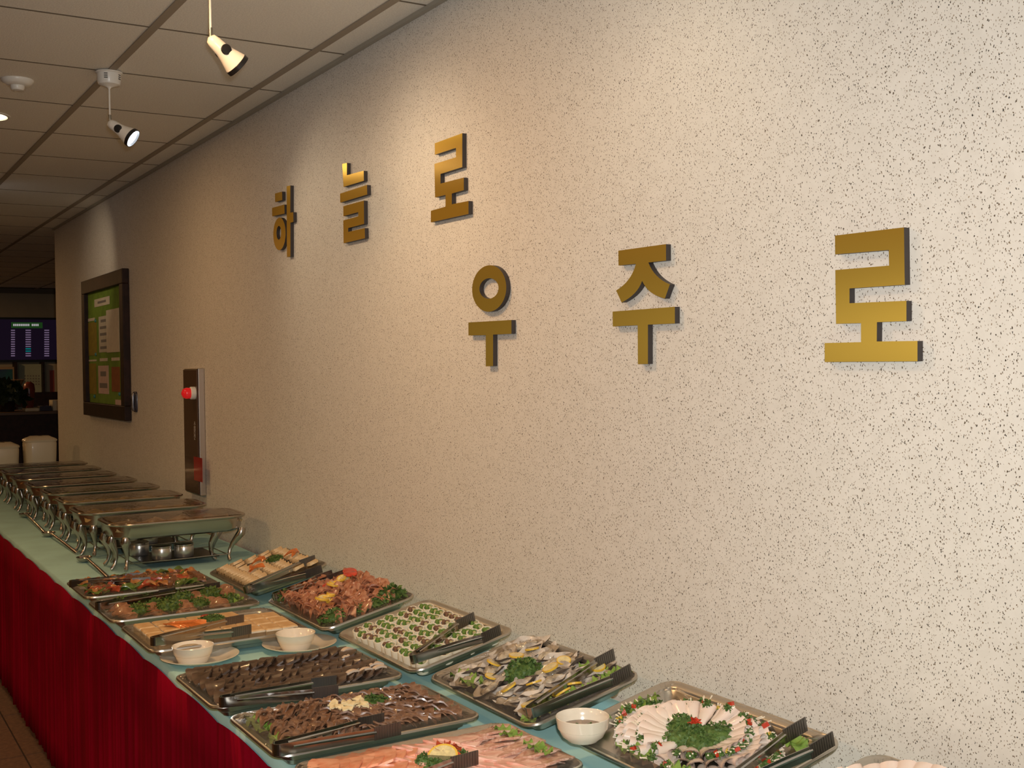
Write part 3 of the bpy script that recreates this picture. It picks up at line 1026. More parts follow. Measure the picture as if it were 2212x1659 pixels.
def oyster_shell(seed):
    r = random.Random(seed)
    ph = [r.uniform(0, 6) for _ in range(4)]
    L, Wd = 0.046, 0.030

    def rad(a):
        return 1 + 0.11 * math.sin(2 * a + ph[0]) + 0.06 * math.sin(5 * a + ph[1]) + 0.025 * math.sin(9 * a + ph[2])

    def pt(rr, a, z):
        k = rad(a) if rr > 0.5 else 1 + (rad(a) - 1) * rr * 2
        return Vector((L * rr * k * math.cos(a) * (1.08 if math.cos(a) > 0 else 1), Wd * rr * k * math.sin(a) * (1 - 0.35 * max(0, math.cos(a))), z))
    b = MB()
    n = 36
    A = [2 * math.pi * i / n for i in range(n)]
    lp = lambda rr, z, w: [pt(rr, a, z + w * math.sin(4 * a + ph[3]) + w * .5 * math.sin(7 * a + ph[0])) for a in A]
    b.loops([lp(0.30, 0, 0), lp(0.62, 0.002, 0), lp(0.93, 0.009, .0015), lp(1.0, 0.0135, .003)], 1, True, False)
    b.loops([lp(1.0, 0.0135, .003), lp(0.90, 0.0125, .0025), lp(0.70, 0.0065, .001), lp(0.40, 0.004, 0), lp(0.10, 0.004, 0)], 0, False, True)
    return b.mesh('shell', [M_SH, M_SHD], 60)


def oyster_meat(seed):
    r = random.Random(seed)
    p = r.uniform(0, 6)
    b = MB()
    n = 18
    A = [2 * math.pi * i / n for i in range(n)]
    b.loops([[Vector((0.026 * s * (1 + .12 * math.sin(3 * a + p)) * math.cos(a), 0.015 * s * (1 + .18 * math.sin(4 * a + p)) * math.sin(a), z + .001 * math.sin(5 * a + p))) for a in A]
             for s, z in ((0.9, 0.004), (1.0, 0.007), (0.85, 0.0105), (0.45, 0.0125), (0.1, 0.013))])
    return b.mesh('meat', M_OY, 70)


osh = [oyster_shell(i) for i in range(5)]
oms = [oyster_meat(i) for i in range(4)]
spots = []
for j in range(4):
    for i in range(8):
        x, y = -0.084 + 0.056 * j + (0.010 if i % 2 else -0.006), -0.158 + 0.0455 * i
        if (x - 0.0) ** 2 + (y - 0.03) ** 2 < 0.035 ** 2:
            continue
        spots.append((x + U(-.006, .006), y + U(-.005, .005)))
for q, (x, y) in enumerate(spots):
    M = TRAYS['B4'][0] @ T(x, y, -DEP + 0.012 + U(0, .006)) @ Rz(U(-.9, .9) + (3.14 if RND.random() < .3 else 0)) @ Ry(U(-.15, .10)) @ Rx(U(-.18, .18)) @ Sc(*(U(.98, 1.2),) * 3)
    lem = q % 5 in (0, 3)
    oy = thing('oyster', 'raw oyster in its pale half shell with a lemon slice on it' if lem else 'raw oyster in its rough pale half shell without lemon', 'oyster', M, group='oysters under lemon slices' if lem else 'plain oysters of the shellfish tray')
    link('shell', osh[q % 5], oy)
    link('meat', oms[q % 4], oy)
    if lem:
        lo = link('lemon_slice', ME_LEM, None, M @ T(0.008, -0.004, 0.016) @ Rz(U(0, 6)) @ Rx(U(.1, .5)) @ Sc(.85, .85, .7))
        tag(lo, 'yellow lemon slice lying on an oyster', 'lemon', 'lemon slices on the oysters')
BED = mat('dark_brown_sheet', (0.10, 0.075, 0.055), 0.5, var=0.5, vscale=40, bump=0.5, bscale=50)  # uneven dark brown sheet, added to darken the gaps between the oysters
bd = MB()
bd.grid(lambda u, v: (-0.112 + 0.224 * u, -0.195 + 0.39 * v, 0.004 + 0.006 * math.sin(u * 19 + 2 * v) * math.sin(v * 41) + 0.004 * math.sin(u * 47 + v * 13)), 40, 60)
tag(place('B4', 'dark_sheet', bd.mesh('dark_sheet', BED, 180), 0, 0, 0.004), 'dark brown sheet under the oysters', 'seaweed', None, 'stuff')
place('B4', 'parsley', leaf_clump('parsley', M_PARS, 0.040, 0.034, 0.032, 420, 8), 0.0, 0.03, 0.018, label='large round parsley clump in the middle of the oysters', cat='parsley')
for q, (x, y, a) in enumerate(((0.085, -0.185, 0), (-0.01, -0.188, 0), (-0.095, 0.12, 1.57), (0.10, -0.12, 1.57), (-0.085, -0.185, 0.2))):
    place('B4', 'lettuce_leaf', ME_RUF[q % 2], x, y, 0.004, a, s=.8, label='green lettuce leaf along the edge of the oyster tray', cat='lettuce', group='lettuce of the oyster tray')
wrap('B4', 0.036, 0.014, 9)

# ---- B5 squid fan
M_SQ = mat('white_squid', (0.78, 0.70, 0.60), 0.3, coat=0.25, color2=(0.80, 0.64, 0.54), vscale=18)
M_PIP = mat('yellow_pepper', (0.70, 0.45, 0.06), 0.35, coat=0.3)
M_ENO = mat('white_mushroom', (0.80, 0.72, 0.55), 0.4)


def cone_slice(l, w, seed):
    """squid slice folded into a pointed trough, narrow end at the origin, wide end along +x"""
    r = random.Random(seed)
    p = r.uniform(0, 6)

    def fn(u, v):
        ww = w * (0.22 + 0.78 * u ** 0.8)
        a = (v - 0.5) * math.radians(230)
        rad = ww / 2
        return Vector((l * u - 0.004 * math.cos(a) * u, rad * math.sin(a), rad * 0.55 * (math.cos(a)) + rad * .4 + 0.0012 * math.sin(9 * u + p)))
    b = MB()
    b.grid(fn, 6, 8)
    b.grid(lambda u, v: Vector((fn(u, 1 - v).x, fn(u, 1 - v).y * 0.9, fn(u, 1 - v).z - 0.0018)), 6, 8)
    return b.mesh('squid_slice', M_SQ, 70)


sq = [cone_slice(0.066, 0.036, i) for i in range(3)]
tuft = leaf_clump('green_tuft', M_PARS, 0.0085, 0.0075, 0.0075, 50, 3, 0.005)
cube_ = MB().box((0, 0, 0), (0.010, 0.007, 0.006)).mesh('pepper_bit', M_RED)
cubey = MB().box((0, 0, 0), (0.010, 0.007, 0.006)).mesh('pepper_bit', M_PIP)
stick = MB().tube([(0, 0, 0), (0.012, 0.001, 0.001), (0.024, 0, 0.004)], [0.0009, 0.0009, 0.0016], 5).mesh('mushroom_stem', M_ENO, 60)
CXQ, CYQ = 0.006, 0.006
for ring, (cnt, rin, zz, ex) in enumerate(((34, 0.066, 0.003, 1.95), (28, 0.050, 0.009, 1.9), (24, 0.034, 0.015, 1.75))):
    for i in range(cnt):
        a = 2 * math.pi * (i + 0.5 * ring) / cnt + U(-.05, .05)
        x, y = CXQ + rin * math.cos(a) * 0.86, CYQ + rin * math.sin(a) * ex
        rz = math.atan2(math.sin(a) * ex, math.cos(a) * .86)
        place('B5', 'squid_slice', sq[i % 3], x, y, zz + U(0, .003), rz, U(-.25, .25), (-.04, -.09, -.14)[ring], U(.92, 1.08), 'white squid slice rolled into a cone in the %s ring around the parsley heart' % ('outer', 'middle', 'inner')[ring], 'squid', 'squid slices of the fan')
        ex_, ey_ = x + 0.060 * math.cos(rz), y + 0.060 * math.sin(rz)
        if abs(ex_) > .116 or abs(ey_) > .206:
            ex_, ey_ = x + 0.045 * math.cos(rz), y + 0.045 * math.sin(rz)
        z2 = zz + (0.008, 0.011, 0.014)[ring]
        if ring == 1:
            continue
        place('B5', 'green_tuft', tuft, ex_ + U(-.004, .004), ey_ + U(-.004, .004), z2, U(0, 6), s=U(.75, 1.1), label='small green herb tuft at the open end of a squid slice', cat='herb', group='herb tufts of the squid fan')
        if i % 2 == ring // 2:
            place('B5', 'pepper_bit', cube_, ex_ + U(-.007, .007), ey_ + U(-.007, .007), z2 + .004, U(0, 6), .3, .3, U(.8, 1.3), 'red pepper bit at the open end of a squid slice', 'pepper', 'red pepper bits of the squid fan')
        elif i % 5 == 1:
            place('B5', 'pepper_bit', cubey, ex_ + U(-.007, .007), ey_ + U(-.007, .007), z2 + .004, U(0, 6), .3, .3, U(.8, 1.3), 'yellow pepper bit at the open end of a squid slice', 'pepper', 'yellow pepper bits of the squid fan')
        for q in range(2):
            place('B5', 'enoki_mushroom', stick, ex_ - .012 * math.cos(rz) + U(-.008, .008), ey_ - .012 * math.sin(rz) + U(-.008, .008), z2 + .003, rz + U(-.5, .5), 0, -.1, 1, 'thin white mushroom stem between the squid slices', 'mushroom', 'mushroom stems of the squid fan')
hp = MB()
for (hx, hy, s, sd) in ((0.010, 0.044, 1.05, 1), (0.026, -0.040, 1.2, 2), (-0.022, 0.006, 1.25, 3), (-0.014, -0.036, 1.15, 4), (0.0, -0.002, .9, 6)):
    lc = leaf_clump('tmp', M_PARS, 0.026 * s, 0.028 * s, 0.020, 230, sd, 0.006)
    hp.add([(v.co.x + hx, v.co.y + hy, v.co.z) for v in lc.vertices], [tuple(p.vertices) for p in lc.polygons])
place('B5', 'parsley', hp.mesh('parsley', M_PARS), CXQ, CYQ, 0.020, label='wide heart shaped parsley bed in the centre of the squid fan', cat='parsley')
place('B5', 'tomato_flower', leaf_clump('tomato_flower', M_RED, 0.008, 0.008, 0.004, 22, 6, 0.008), CXQ + .012, CYQ + 0.004, 0.041, label='small red garnish flower on the parsley heart', cat='tomato')
for q, (x, y, a) in enumerate(((-0.085, 0.195, .3), (0.03, 0.205, 0), (0.095, -0.17, 1.2), (-0.100, 0.05, 1.57), (-0.1, -0.08, 1.57))):
    place('B5', 'lettuce_leaf', ME_RUF[q % 2], x, y, 0.002, a, s=.65, label='green lettuce leaf under the edge of the squid fan', cat='lettuce', group='lettuce of the squid tray')
wrap('B5', 0.034, 0.010, 10)

# ---- B6, only its far edge shows
for i in range(16):
    a = math.pi * i / 15
    place('B6', 'squid_slice', sq[i % 3], 0.085 * math.cos(a), 0.10 + 0.07 * math.sin(a), 0.008, a, -.2, -.1, 1, 'white slice in the tray past the squid fan', 'squid', 'white slices of the cut off tray')
for q, (x, y) in enumerate(((-0.07, 0.195), (0.0, 0.2), (-0.105, 0.12))):
    place('B6', 'lettuce_leaf', ME_RUF[q % 2], x, y, 0.006, .2 + 1.2 * (q == 2), s=.75, label='green lettuce leaf at the edge of the cut off tray', cat='lettuce', group='lettuce of the cut off tray')
wrap('B6', 0.034, 0.010, 12)

# ------------------------------------------------------------------ tongs
def tongs(k, hinge, ta, tb_, lift, label, arm_h=0.022):
    M = TRAYS[k][0]
    n = (M.to_3x3() @ Vector((0, 0, 1))).normalized()
    p = M.translation + n * lift
    P0, A, B = (onplane(*q, p, n) for q in (hinge, ta, tb_))
    mid = (A + B) / 2
    ex = (mid - P0).normalized()
    ey = n.cross(ex)
    L = (mid - P0).length
    mtx = Matrix(((ex.x, ey.x, n.x, P0.x), (ex.y, ey.y, n.y, P0.y), (ex.z, ey.z, n.z, P0.z), (0, 0, 0, 1)))
    t = thing('tongs', label, 'tongs', mtx, group='steel tongs on the trays')
    gap = abs((A - B).dot(ey)) / 2
    la, lb = (A - P0).dot(ex), (B - P0).dot(ex)
    up_a = (A - P0).dot(ey) > 0
    r0 = 0.011
    # round spring bend
    bb = MB()
    pts = [(r0 * math.cos(a) * -1.0 + r0, r0 * math.sin(a)) for a in [math.radians(-90 + 180 * i / 10) for i in range(11)]]
    for i in range(10):
        (x0, y0), (x1, y1) = pts[i], pts[i + 1]
        d = Vector((x1 - x0, y1 - y0, 0)).normalized()
        nn = Vector((-d.y, d.x, 0)) * 0.0008
        c = [Vector((x0, y0, 0)), Vector((x1, y1, 0))]
        bb.add([c[0] - nn, c[1] - nn, c[1] + nn, c[0] + nn] + [v + Vector((0, 0, arm_h)) for v in (c[0] - nn, c[1] - nn, c[1] + nn, c[0] + nn)],
               [(0, 1, 5, 4), (1, 2, 6, 5), (2, 3, 7, 6), (3, 0, 4, 7), (4, 5, 6, 7), (3, 2, 1, 0)])
    link('spring_bend', bb.mesh('spring_bend', M_TONG, 40), t)
    for s in (1, -1):
        ln = la if (s > 0) == up_a else lb
        g = max(gap, r0 + 0.003)
        b = MB()
        tip0 = ln - 0.058
        stations = [(r0, r0), (r0 + 0.05, r0 + (g - r0) * 0.25), (ln * 0.55, r0 + (g - r0) * 0.62), (tip0, g * 0.98)]
        lp = []
        for (x, y) in stations:
            h0, h1 = 0.0, arm_h
            lp.append([Vector((x, s * y - 0.0008, h0)), Vector((x, s * y + 0.0008, h0)), Vector((x, s * y + 0.0008, h1)), Vector((x, s * y - 0.0008, h1))])
        b.loops(lp)
        # pressed rib along the arm
        b.tube([(0.035, s * (r0 + 0.002), arm_h * .62), (ln * 0.55, s * (r0 + (g - r0) * 0.62 + .001), arm_h * .62), (tip0 + .004, s * (g * .98 + .001), arm_h * .62)], 0.0032, 6)
        link('arm', b.mesh('arm', M_TONG, 40), t)
        gb = MB()
        gb.box((tip0 + 0.029, s * g, arm_h / 2 + .001), (0.058, 0.0022, arm_h + 0.004))
        for q in range(9):
            gb.box((tip0 + 0.006 + 0.0058 * q, s * g, arm_h / 2 + .001), (0.0030, 0.0036, arm_h + 0.002))
        link('grip_tip', gb.mesh('grip_tip', M_TIP), t)
    return t


tongs('T1', (150, 1268), (309, 1252), (325, 1262), 0.004, 'steel tongs on the mixed vegetable tray')
tongs('T2', (207, 1318), (470, 1272), (384, 1287), 0.008, 'steel tongs along the far edge of the broccoli tray')
tongs('T3', (326, 1395), (527, 1346), (543, 1368), 0.010, 'steel tongs lying across the white tofu blocks')
tongs('T4', (474, 1527), (727, 1482), (731, 1503), 0.006, 'shiny steel tongs with ribbed tips on the dark slices')
tongs('T5', (590, 1632), (830, 1566), (866, 1586), 0.008, 'steel tongs beside the garlic heap on brown meat')
tongs('T6', (800, 1735), (1033, 1650), (1060, 1690), 0.010, 'steel tongs reaching over the raw fish')
tongs('B1', (528, 1282), (683, 1214), (697, 1236), 0.012, 'steel tongs lying on the golden fried slices')
tongs('B2', (592, 1297), (720, 1247), (745, 1247), 0.008, 'steel tongs at the edge of the reddish meat tray')
tongs('B3', (890, 1434), (1027, 1342), (1083, 1370), 0.010, 'steel tongs lying on the white radish rolls')
tongs('B4', (1142, 1552), (1329, 1424), (1365, 1458), 0.010, 'steel tongs lying on the oysters')
tongs('B5', (1560, 1720), (1744, 1577), (1803, 1609), 0.010, 'steel tongs lying on the squid fan')

# ------------------------------------------------------------------ cups, saucers, bowls
ME_SAU = MB().lathe([(0.045, 0.0), (0.055, 0.001), (0.078, 0.009), (0.099, 0.017), (0.1005, 0.019), (0.099, 0.0195), (0.076, 0.0125), (0.056, 0.006), (0.050, 0.0055), (0.001, 0.0055)], 48)
ME_SAU = ME_SAU.mesh('saucer', M_PORC, 40)


def bowl_mesh(r, h):
    return MB().lathe([(r * .52, 0), (r * .56, .001), (r * .58, h * .06), (r * .78, h * .22), (r * .88, h * .45), (r * .885, h * .50), (r * .935, h * .53), (r * .965, h * .75), (r, h * .985), (r * .985, h),
                       (r * .95, h * .97), (r * .90, h * .72), (r * .84, h * .45), (r * .68, h * .2), (r * .4, h * .1), (0.0005, h * .09)], 48).mesh('bowl', M_PORC, 50)


def cup_mesh(r, h):
    return MB().lathe([(r * .60, 0), (r * .65, .001), (r * .72, h * .12), (r * .84, h * .45), (r * .86, h * .50), (r * .90, h * .54), (r * .94, h * .75), (r, h * .985), (r * .985, h),
                       (r * .95, h * .97), (r * .88, h * .6), (r * .70, h * .15), (0.0005, h * .11)], 48).mesh('cup', M_PORC, 50)


ME_CUP = cup_mesh(0.053, 0.047)
M_SAUCE = mat('brown_sauce', (0.16, 0.08, 0.025), 0.15, coat=0.5, var=0.3, vscale=200)
for sp, cp, lb in (((432, 1420), (424, 1437), 'stands beside the red skirt'), ((647, 1393), (639, 1403), 'stands between tofu and radish roll trays')):
    P = onz(*sp, ZT + 0.012)
    P.z = ZT + 0.001
    tag(link('saucer', ME_SAU, None, T(*P)), 'cream porcelain saucer that ' + lb, 'saucer', 'cream saucers on the teal cloth')
    q = onz(*cp, ZT + 0.008)
    q.z = ZT + 0.0075
    q = Vector((P.x + max(-.03, min(.03, q.x - P.x)), P.y + max(-.03, min(.03, q.y - P.y)), q.z))
    c = thing('cup', 'cream handleless cup on a saucer that ' + lb, 'cup', T(*q), group='cream cups on saucers')
    link('cup_body', ME_CUP, c)
Pb = onplane(1259, 1604, TRAYS['B5'][0].translation + Vector((0, 0, 0.004)), TRAYS['B5'][0].to_3x3() @ Vector((0, 0, 1)))
bw = thing('sauce_bowl', 'cream bowl of brown sauce set on the corner of the squid tray', 'bowl', T(Pb.x, Pb.y, Pb.z + 0.004))
link('bowl', bowl_mesh(0.051, 0.047), bw)
link('sauce', MB().lathe([(0.042, 0), (0.043, 0.0008)], 24).mesh('sauce', M_SAUCE), bw, T(0, 0, 0.0255))
bt = MB()
for q in range(26):
    a_, d_ = U(0, 6.28), U(0, .03)
    bt.box((d_ * math.cos(a_), d_ * math.sin(a_), 0.0270), (U(.002, .005), .002, .0015), 0, Matrix.Rotation(a_, 3, 'Z'))
link('chopped_herbs', bt.mesh('chopped_herbs', M_PARS), bw)['kind'] = 'stuff'
P = onz(1292, 1683, ZT + 0.058)
bw = thing('sauce_bowl', 'cream bowl at the end of the raw fish tray, only its rim showing', 'bowl', T(P.x, P.y, ZT + 0.001))
link('bowl', bowl_mesh(0.051, 0.047), bw)

# ------------------------------------------------------------------ chafing dishes
CHX0, CHX1 = 0.925, 1.462


def chafer_pan(x0, x1, y0, y1):
    b = MB()
    prof = [(0.050, 0.118), (0.030, 0.121), (0.018, 0.132), (0.012, 0.172), (0.002, 0.176), (0.0, 0.180), (0.002, 0.184), (0.014, 0.184), (0.020, 0.180), (0.024, 0.150), (0.034, 0.142)]
    b.loops([rrect(x0 + i, x1 - i, y0 + i, y1 - i, max(0.085 - i * .6, .015), z, 8) for i, z in prof])
    return b.mesh('pan', M_CHAFE, 40)


LEGP = [(0, 0.128, 0.016), (-0.005, 0.112, 0.017), (0.003, 0.095, 0.0145), (0.014, 0.070, 0.0100), (0.016, 0.045, 0.0072), (0.010, 0.022, 0.0062), (0.001, 0.009, 0.0080), (-0.005, 0.006, 0.006)]
FOODS = [('rice', (0.42, 0.28, 0.15)), ('stew', (0.34, 0.22, 0.08)), ('noodles', (0.40, 0.30, 0.14)), ('vegetables', (0.20, 0.24, 0.05)), ('spicy stew', (0.36, 0.10, 0.03)), ('roast', (0.30, 0.14, 0.05)),
         ('fritters', (0.40, 0.24, 0.08)), ('meat', (0.24, 0.11, 0.05))]
ORD = ['first', 'second', 'third', 'fourth', 'fifth', 'sixth', 'seventh', 'eighth']
can_body = MB().lathe([(0.036, 0), (0.0375, .002), (0.0375, .040), (0.036, .043)], 28).mesh('can_body', mat('bright_can', (0.62, 0.60, 0.56), 0.28, 0.9), 40)
can_lid = MB().lathe([(0.036, .0432), (0.038, .044), (0.038, .050), (0.034, .053), (0.020, .0535)], 28).mesh('can_lid', M_CHAFE, 40)
CHY = [4.405 + 0.432 * k for k in range(8)]
for k, y0 in enumerate(CHY):
    y1 = y0 + 0.315
    dx = (0.016, -0.012, 0.006, 0.012, 0.004, -0.006, 0.0, 0.01)[k]
    ch = thing('chafing_dish', 'steel chafing dish on curved legs, ' + ORD[k] + ' in the row from the cold trays', 'chafing dish', T(dx, 0, ZT + 0.0005), group='chafing dishes in a row')
    link('pan', chafer_pan(CHX0, CHX1, y0, y1), ch)
    link('cover_film', MB().grid(lambda u, v: (CHX0 + 0.026 + (CHX1 - CHX0 - 0.052) * u, y0 + .026 + (y1 - y0 - .052) * v, 0.1852 + 0.004 * math.sin(math.pi * u) * math.sin(math.pi * v)
                                               + 0.0012 * math.sin(u * 23 + k) * math.sin(v * 9)), 24, 12).mesh('cover_film', M_COVER, 180), ch)
    for (lx, ly, sx, sy) in ((0.985, y0 + 0.040, -.5, -.9), (1.436, y0 + 0.040, .6, -.9), (0.948, y0 + 0.10, -1, -.2), (0.948, y1 - 0.09, -1, .3), (1.436, y1 - 0.040, .6, .9), (1.340, y0 + 0.085, 1, -.3),
                             (0.985, y1 - 0.040, -.5, .9)):
        drift = -0.055 if lx > 1.43 else 0.0
        path = [(lx - sx * d + drift * (1 - z / 0.128), ly - sy * d, z) for d, z, r in LEGP]
        link('leg', MB().tube(path, [r for d, z, r in LEGP], 7).mesh('leg', M_CHAFE, 60), ch)
    wb = MB()
    for yy in (y0 + 0.045, y1 - 0.045):
        wb.tube([(1.0, yy, 0.030), (1.19, yy, 0.028), (1.39, yy, 0.030)], 0.0022, 6)
    for xx in (1.012, 1.375):
        wb.tube([(xx, y0 + 0.045, 0.030), (xx, y1 - 0.045, 0.030)], 0.0022, 6)
    link('brace', wb.mesh('brace', M_CHAFE, 60), ch)
    boxobj('burner_shelf', 1.05, 1.345, y0 + 0.045, y1 - 0.045, 0.024, 0.028, M_BLACK, ch)
    fb = MB()
    rr = random.Random(k)
    p_ = [rr.uniform(0, 6) for _ in range(4)]
    fb.grid(lambda u, v: (CHX0 + 0.026 + (CHX1 - CHX0 - .052) * u + dx, y0 + .026 + (y1 - y0 - .052) * v,
                          ZT + 0.158 + 0.008 * math.sin(u * 31 + p_[0] + 3 * math.sin(v * 7)) * math.sin(v * 22 + p_[1]) + .005 * math.sin(u * 57 + v * 31 + p_[2])), 60, 36)
    fo = link('hot_food', fb.mesh('hot_food', mat('hot_food_%d' % k, FOODS[k][1], 0.35, color2=tuple(min(1, c * 1.7) for c in FOODS[k][1]), vscale=22, coat=.4), 180))
    tag(fo, 'cooked food filling the ' + ORD[k] + ' chafing dish from the cold trays', 'food', 'hot food of the chafing dishes', 'stuff')
    for q, cxx in enumerate((1.135, 1.222)):
        if k < 4:
            c = thing('fuel_can', 'round steel fuel can under the ' + ORD[k] + ' chafing dish', 'fuel can', T(cxx + dx, y0 + 0.100 + 0.004 * q, ZT + 0.0287), group='fuel cans under chafing dishes')
            link('can_body', can_body, c)
            link('can_lid', can_lid, c)
    if k == 0:
        c = thing('fuel_can', 'small steel fuel can at the back of the first chafing dish', 'fuel can', T(1.10, y0 + 0.245, ZT + 0.0287), group='fuel cans under chafing dishes')
        link('can_body', can_body, c)
        link('can_lid', can_lid, c)

# serving spoons lying in front of the chafing dishes
for (bp_, hp_, lb) in (((54, 1113), (96, 1148), 'steel ladle on the cloth before the sixth chafing dish'), ((105, 1154), (166, 1192), 'steel serving spoon on the cloth before the fourth chafing dish'),
                       ((182, 1208), (233, 1245), 'steel serving spoon pointing at the mixed vegetable tray')):
    A, B = onz(*bp_, ZT + 0.012), onz(*hp_, ZT + 0.012)
    d = (B - A)
    d.z = 0
    L = d.length
    t = thing('serving_spoon', lb, 'spoon', T(A.x, A.y, ZT + 0.001) @ Rz(math.atan2(d.y, d.x)), group='serving spoons before the chafing dishes')
    b = MB()
    b.lathe([(0.006, 0), (0.020, 0.003), (0.030, 0.011), (0.034, 0.020), (0.0325, 0.0205), (0.028, 0.012), (0.018, 0.005), (0.001, 0.003)], 20, 0, Sc(1.25, .9, 1))
    link('spoon_bowl', b.mesh('spoon_bowl', M_CHAFE, 50), t)
    link('handle', MB().tube([(0.036, 0, 0.018), (0.07, 0, 0.022), (L * .6, 0, 0.014), (L, 0, 0.005)], [0.006, 0.0055, 0.007, 0.009], 8, 0, 0.5).mesh('handle', M_CHAFE, 60), t)

# white covered stacks at the far end of the table
M_COV = mat('white_cover', (0.66, 0.58, 0.43), 0.35, coat=0.2)
for (cx_, cy_, top, lb) in ((1.315, 8.30, 1.062, 'tall white covered stack beside the end of the flecked wall'), (1.085, 8.35, 1.026, 'lower white covered stack beyond the last chafing dish')):
    t = thing('covered_stack', lb, 'container', T(cx_, cy_, ZT + 0.001))
    h = top - ZT
    link('body', MB().loops([rrect(-.10 + i, .10 - i, -.10 + i, .10 - i, .045, z, 5) for i, z in ((.014, 0), (.010, .01), (0.002, h * .6), (0.0, h - .05), (.004, h - .032))]).mesh('body', M_COV, 50), t)
    link('lid', MB().loops([rrect(-.104 + i, .104 - i, -.104 + i, .104 - i, .045, z, 5) for i, z in ((.002, h - .036), (0.0, h - .026), (.008, h - .018), (.03, h - .008), (.045, h), (.07, h + .001))]).mesh('lid', M_COV, 50), t)

# ------------------------------------------------------------------ lamps and ceiling fittings
M_LENS = mat('lamp_lens', (0.9, 0.9, 0.95), 0.2, emit=(0.85, 0.92, 1.0), estr=14.0)
M_LENSW = mat('downlight_lens', (0.9, 0.85, 0.7), 0.2, emit=(1.0, 0.86, 0.55), estr=9.0)
ME_CAN = MB().lathe([(0.046, 0.0), (0.046, -0.003), (0.041, -0.006), (0.0395, -0.034), (0.036, -0.043), (0.016, -0.049), (0.006, -0.054), (0.003, -0.060)], 32).mesh('canopy', M_WHITE, 40)


def spot_lamp(x, y, D, label, energy, cone=72, drop=0.0):
    t = thing('spot_lamp', label, 'lamp', T(x, y, ZC - 0.0045), group='white spot lamps hanging from the ceiling')
    cn = link('canopy', ME_CAN, t)
    sl = MB()
    for a0 in (-2.05, -0.75, 0.6, 2.0):
        for q in range(3):
            R3 = Matrix.Rotation(a0, 3, 'Z')
            sl.box(R3 @ Vector((0.0400, 0, -0.012 - 0.007 * q)), (0.002, 0.012, 0.0028), 0, R3)
    link('vent_slot', sl.mesh('vent_slot', M_BLACK), cn)
    zj = -0.150
    link('rod', MB().tube([(0, 0, -0.055), (0, 0, zj)], 0.0032, 10).mesh('rod', M_WHITE, 60), t)
    link('swivel', MB().tube([(0, 0, zj + .002), (0, 0, zj - .024), (-.002, 0, zj - .032)], [0.0052, 0.0052, .003], 10).mesh('swivel', M_GREYM, 50), t)
    D = Vector(D).normalized()
    base = Vector((0, 0, zj - 0.026)) - D * 0.006
    mt = T(*base) @ D.to_track_quat('Z', 'Y').to_matrix().to_4x4()
    hd = link('head', MB().lathe([(0.004, 0.0), (0.014, 0.006), (0.0175, 0.02), (0.0195, 0.045), (0.0225, 0.060), (0.0290, 0.080), (0.0335, 0.094)], 28).mesh('head', M_WHITE, 50), t, mt)
    link('rim_ring', MB().lathe([(0.0335, 0.094), (0.0345, 0.095), (0.0345, 0.107), (0.0315, 0.107), (0.031, 0.100)], 28, cap=False).mesh('rim_ring', M_BLACK, 40), hd)
    link('lens', MB().lathe([(0.0312, 0.0985), (0.025, 0.1005), (0.001, 0.1015)], 28).mesh('lens', M_LENS, 60), hd)
    for s in (1, -1):
        # dark oval button on each flank, square to the vertical plane of the head
        side = D.cross(Vector((0, 0, 1))).normalized() * s
        loc = mt.to_3x3().inverted() @ side
        bmx = T(*(loc * 0.0190 + Vector((0, 0, 0.050)))) @ loc.to_track_quat('Z', 'Y').to_matrix().to_4x4()
        link('side_button', MB().lathe([(0.0145, -.002), (0.0140, 0.0030), (0.007, 0.0046)], 20).mesh('side_button', M_BLACK, 40), hd, bmx)
    wl = Matrix.Translation((x, y, ZC - 0.0045)) @ mt
    p = wl @ Vector((0, 0, 0.108))
    lo = light('spot_lamp_light', 'SPOT', p, energy, (1.0, 0.80, 0.55), D, spot_size=math.radians(cone), spot_blend=1.0, shadow_soft_size=0.02)
    return t


spot_lamp(0.914, 4.174, (0.62, -0.42, -0.52), 'white spot lamp with a glowing lens, under its ceiling cup', 5, 100)
spot_lamp(0.914, 2.985, (0.78, 0.10, -0.62), 'white spot lamp turned to the wall, its lens hidden', 6.2, 110)
spot_lamp(0.914, 1.80, (0.78, 0.10, -0.62), 'white spot lamp above the squid tray', 3.6, 110)
spot_lamp(0.914, 0.61, (0.78, 0.10, -0.62), 'white spot lamp over the near end of the table', 1.4, 110)
spot_lamp(0.60, 6.9, (0.80, 0.48, -0.22), 'white spot lamp aimed at the green notice board', 7, 60)

t = thing('smoke_detector', 'round cream smoke detector on the ceiling beside the lit downlight', 'smoke detector', T(0.655, 4.45, ZC))
link('base', MB().lathe([(0.055, 0), (0.055, -0.006), (0.048, -0.016), (0.036, -0.022)], 28).mesh('base', M_WHITE, 40), t)
link('sensor_cap', MB().lathe([(0.024, -0.0215), (0.0245, -0.030), (0.020, -0.038), (0.008, -0.040)], 24).mesh('sensor_cap', M_WHITE, 40), t)

t = thing('downlight', 'round recessed downlight glowing warm at the left of the spot lamps', 'lamp', T(0.625, 5.13, ZC))
link('trim_ring', MB().lathe([(0.100, 0.0), (0.100, -0.004), (0.090, -0.006), (0.086, -0.001)], 36, cap=False).mesh('trim_ring', M_WHITE, 40), t)
link('lens', MB().lathe([(0.086, -0.001), (0.06, -0.004), (0.001, -0.005)], 36).mesh('lens', M_LENSW, 50), t)
light('downlight_light', 'AREA', (0.625, 5.13, ZC - 0.012), 5, WARM, (0, 0, -1), shape='DISK', size=0.16)

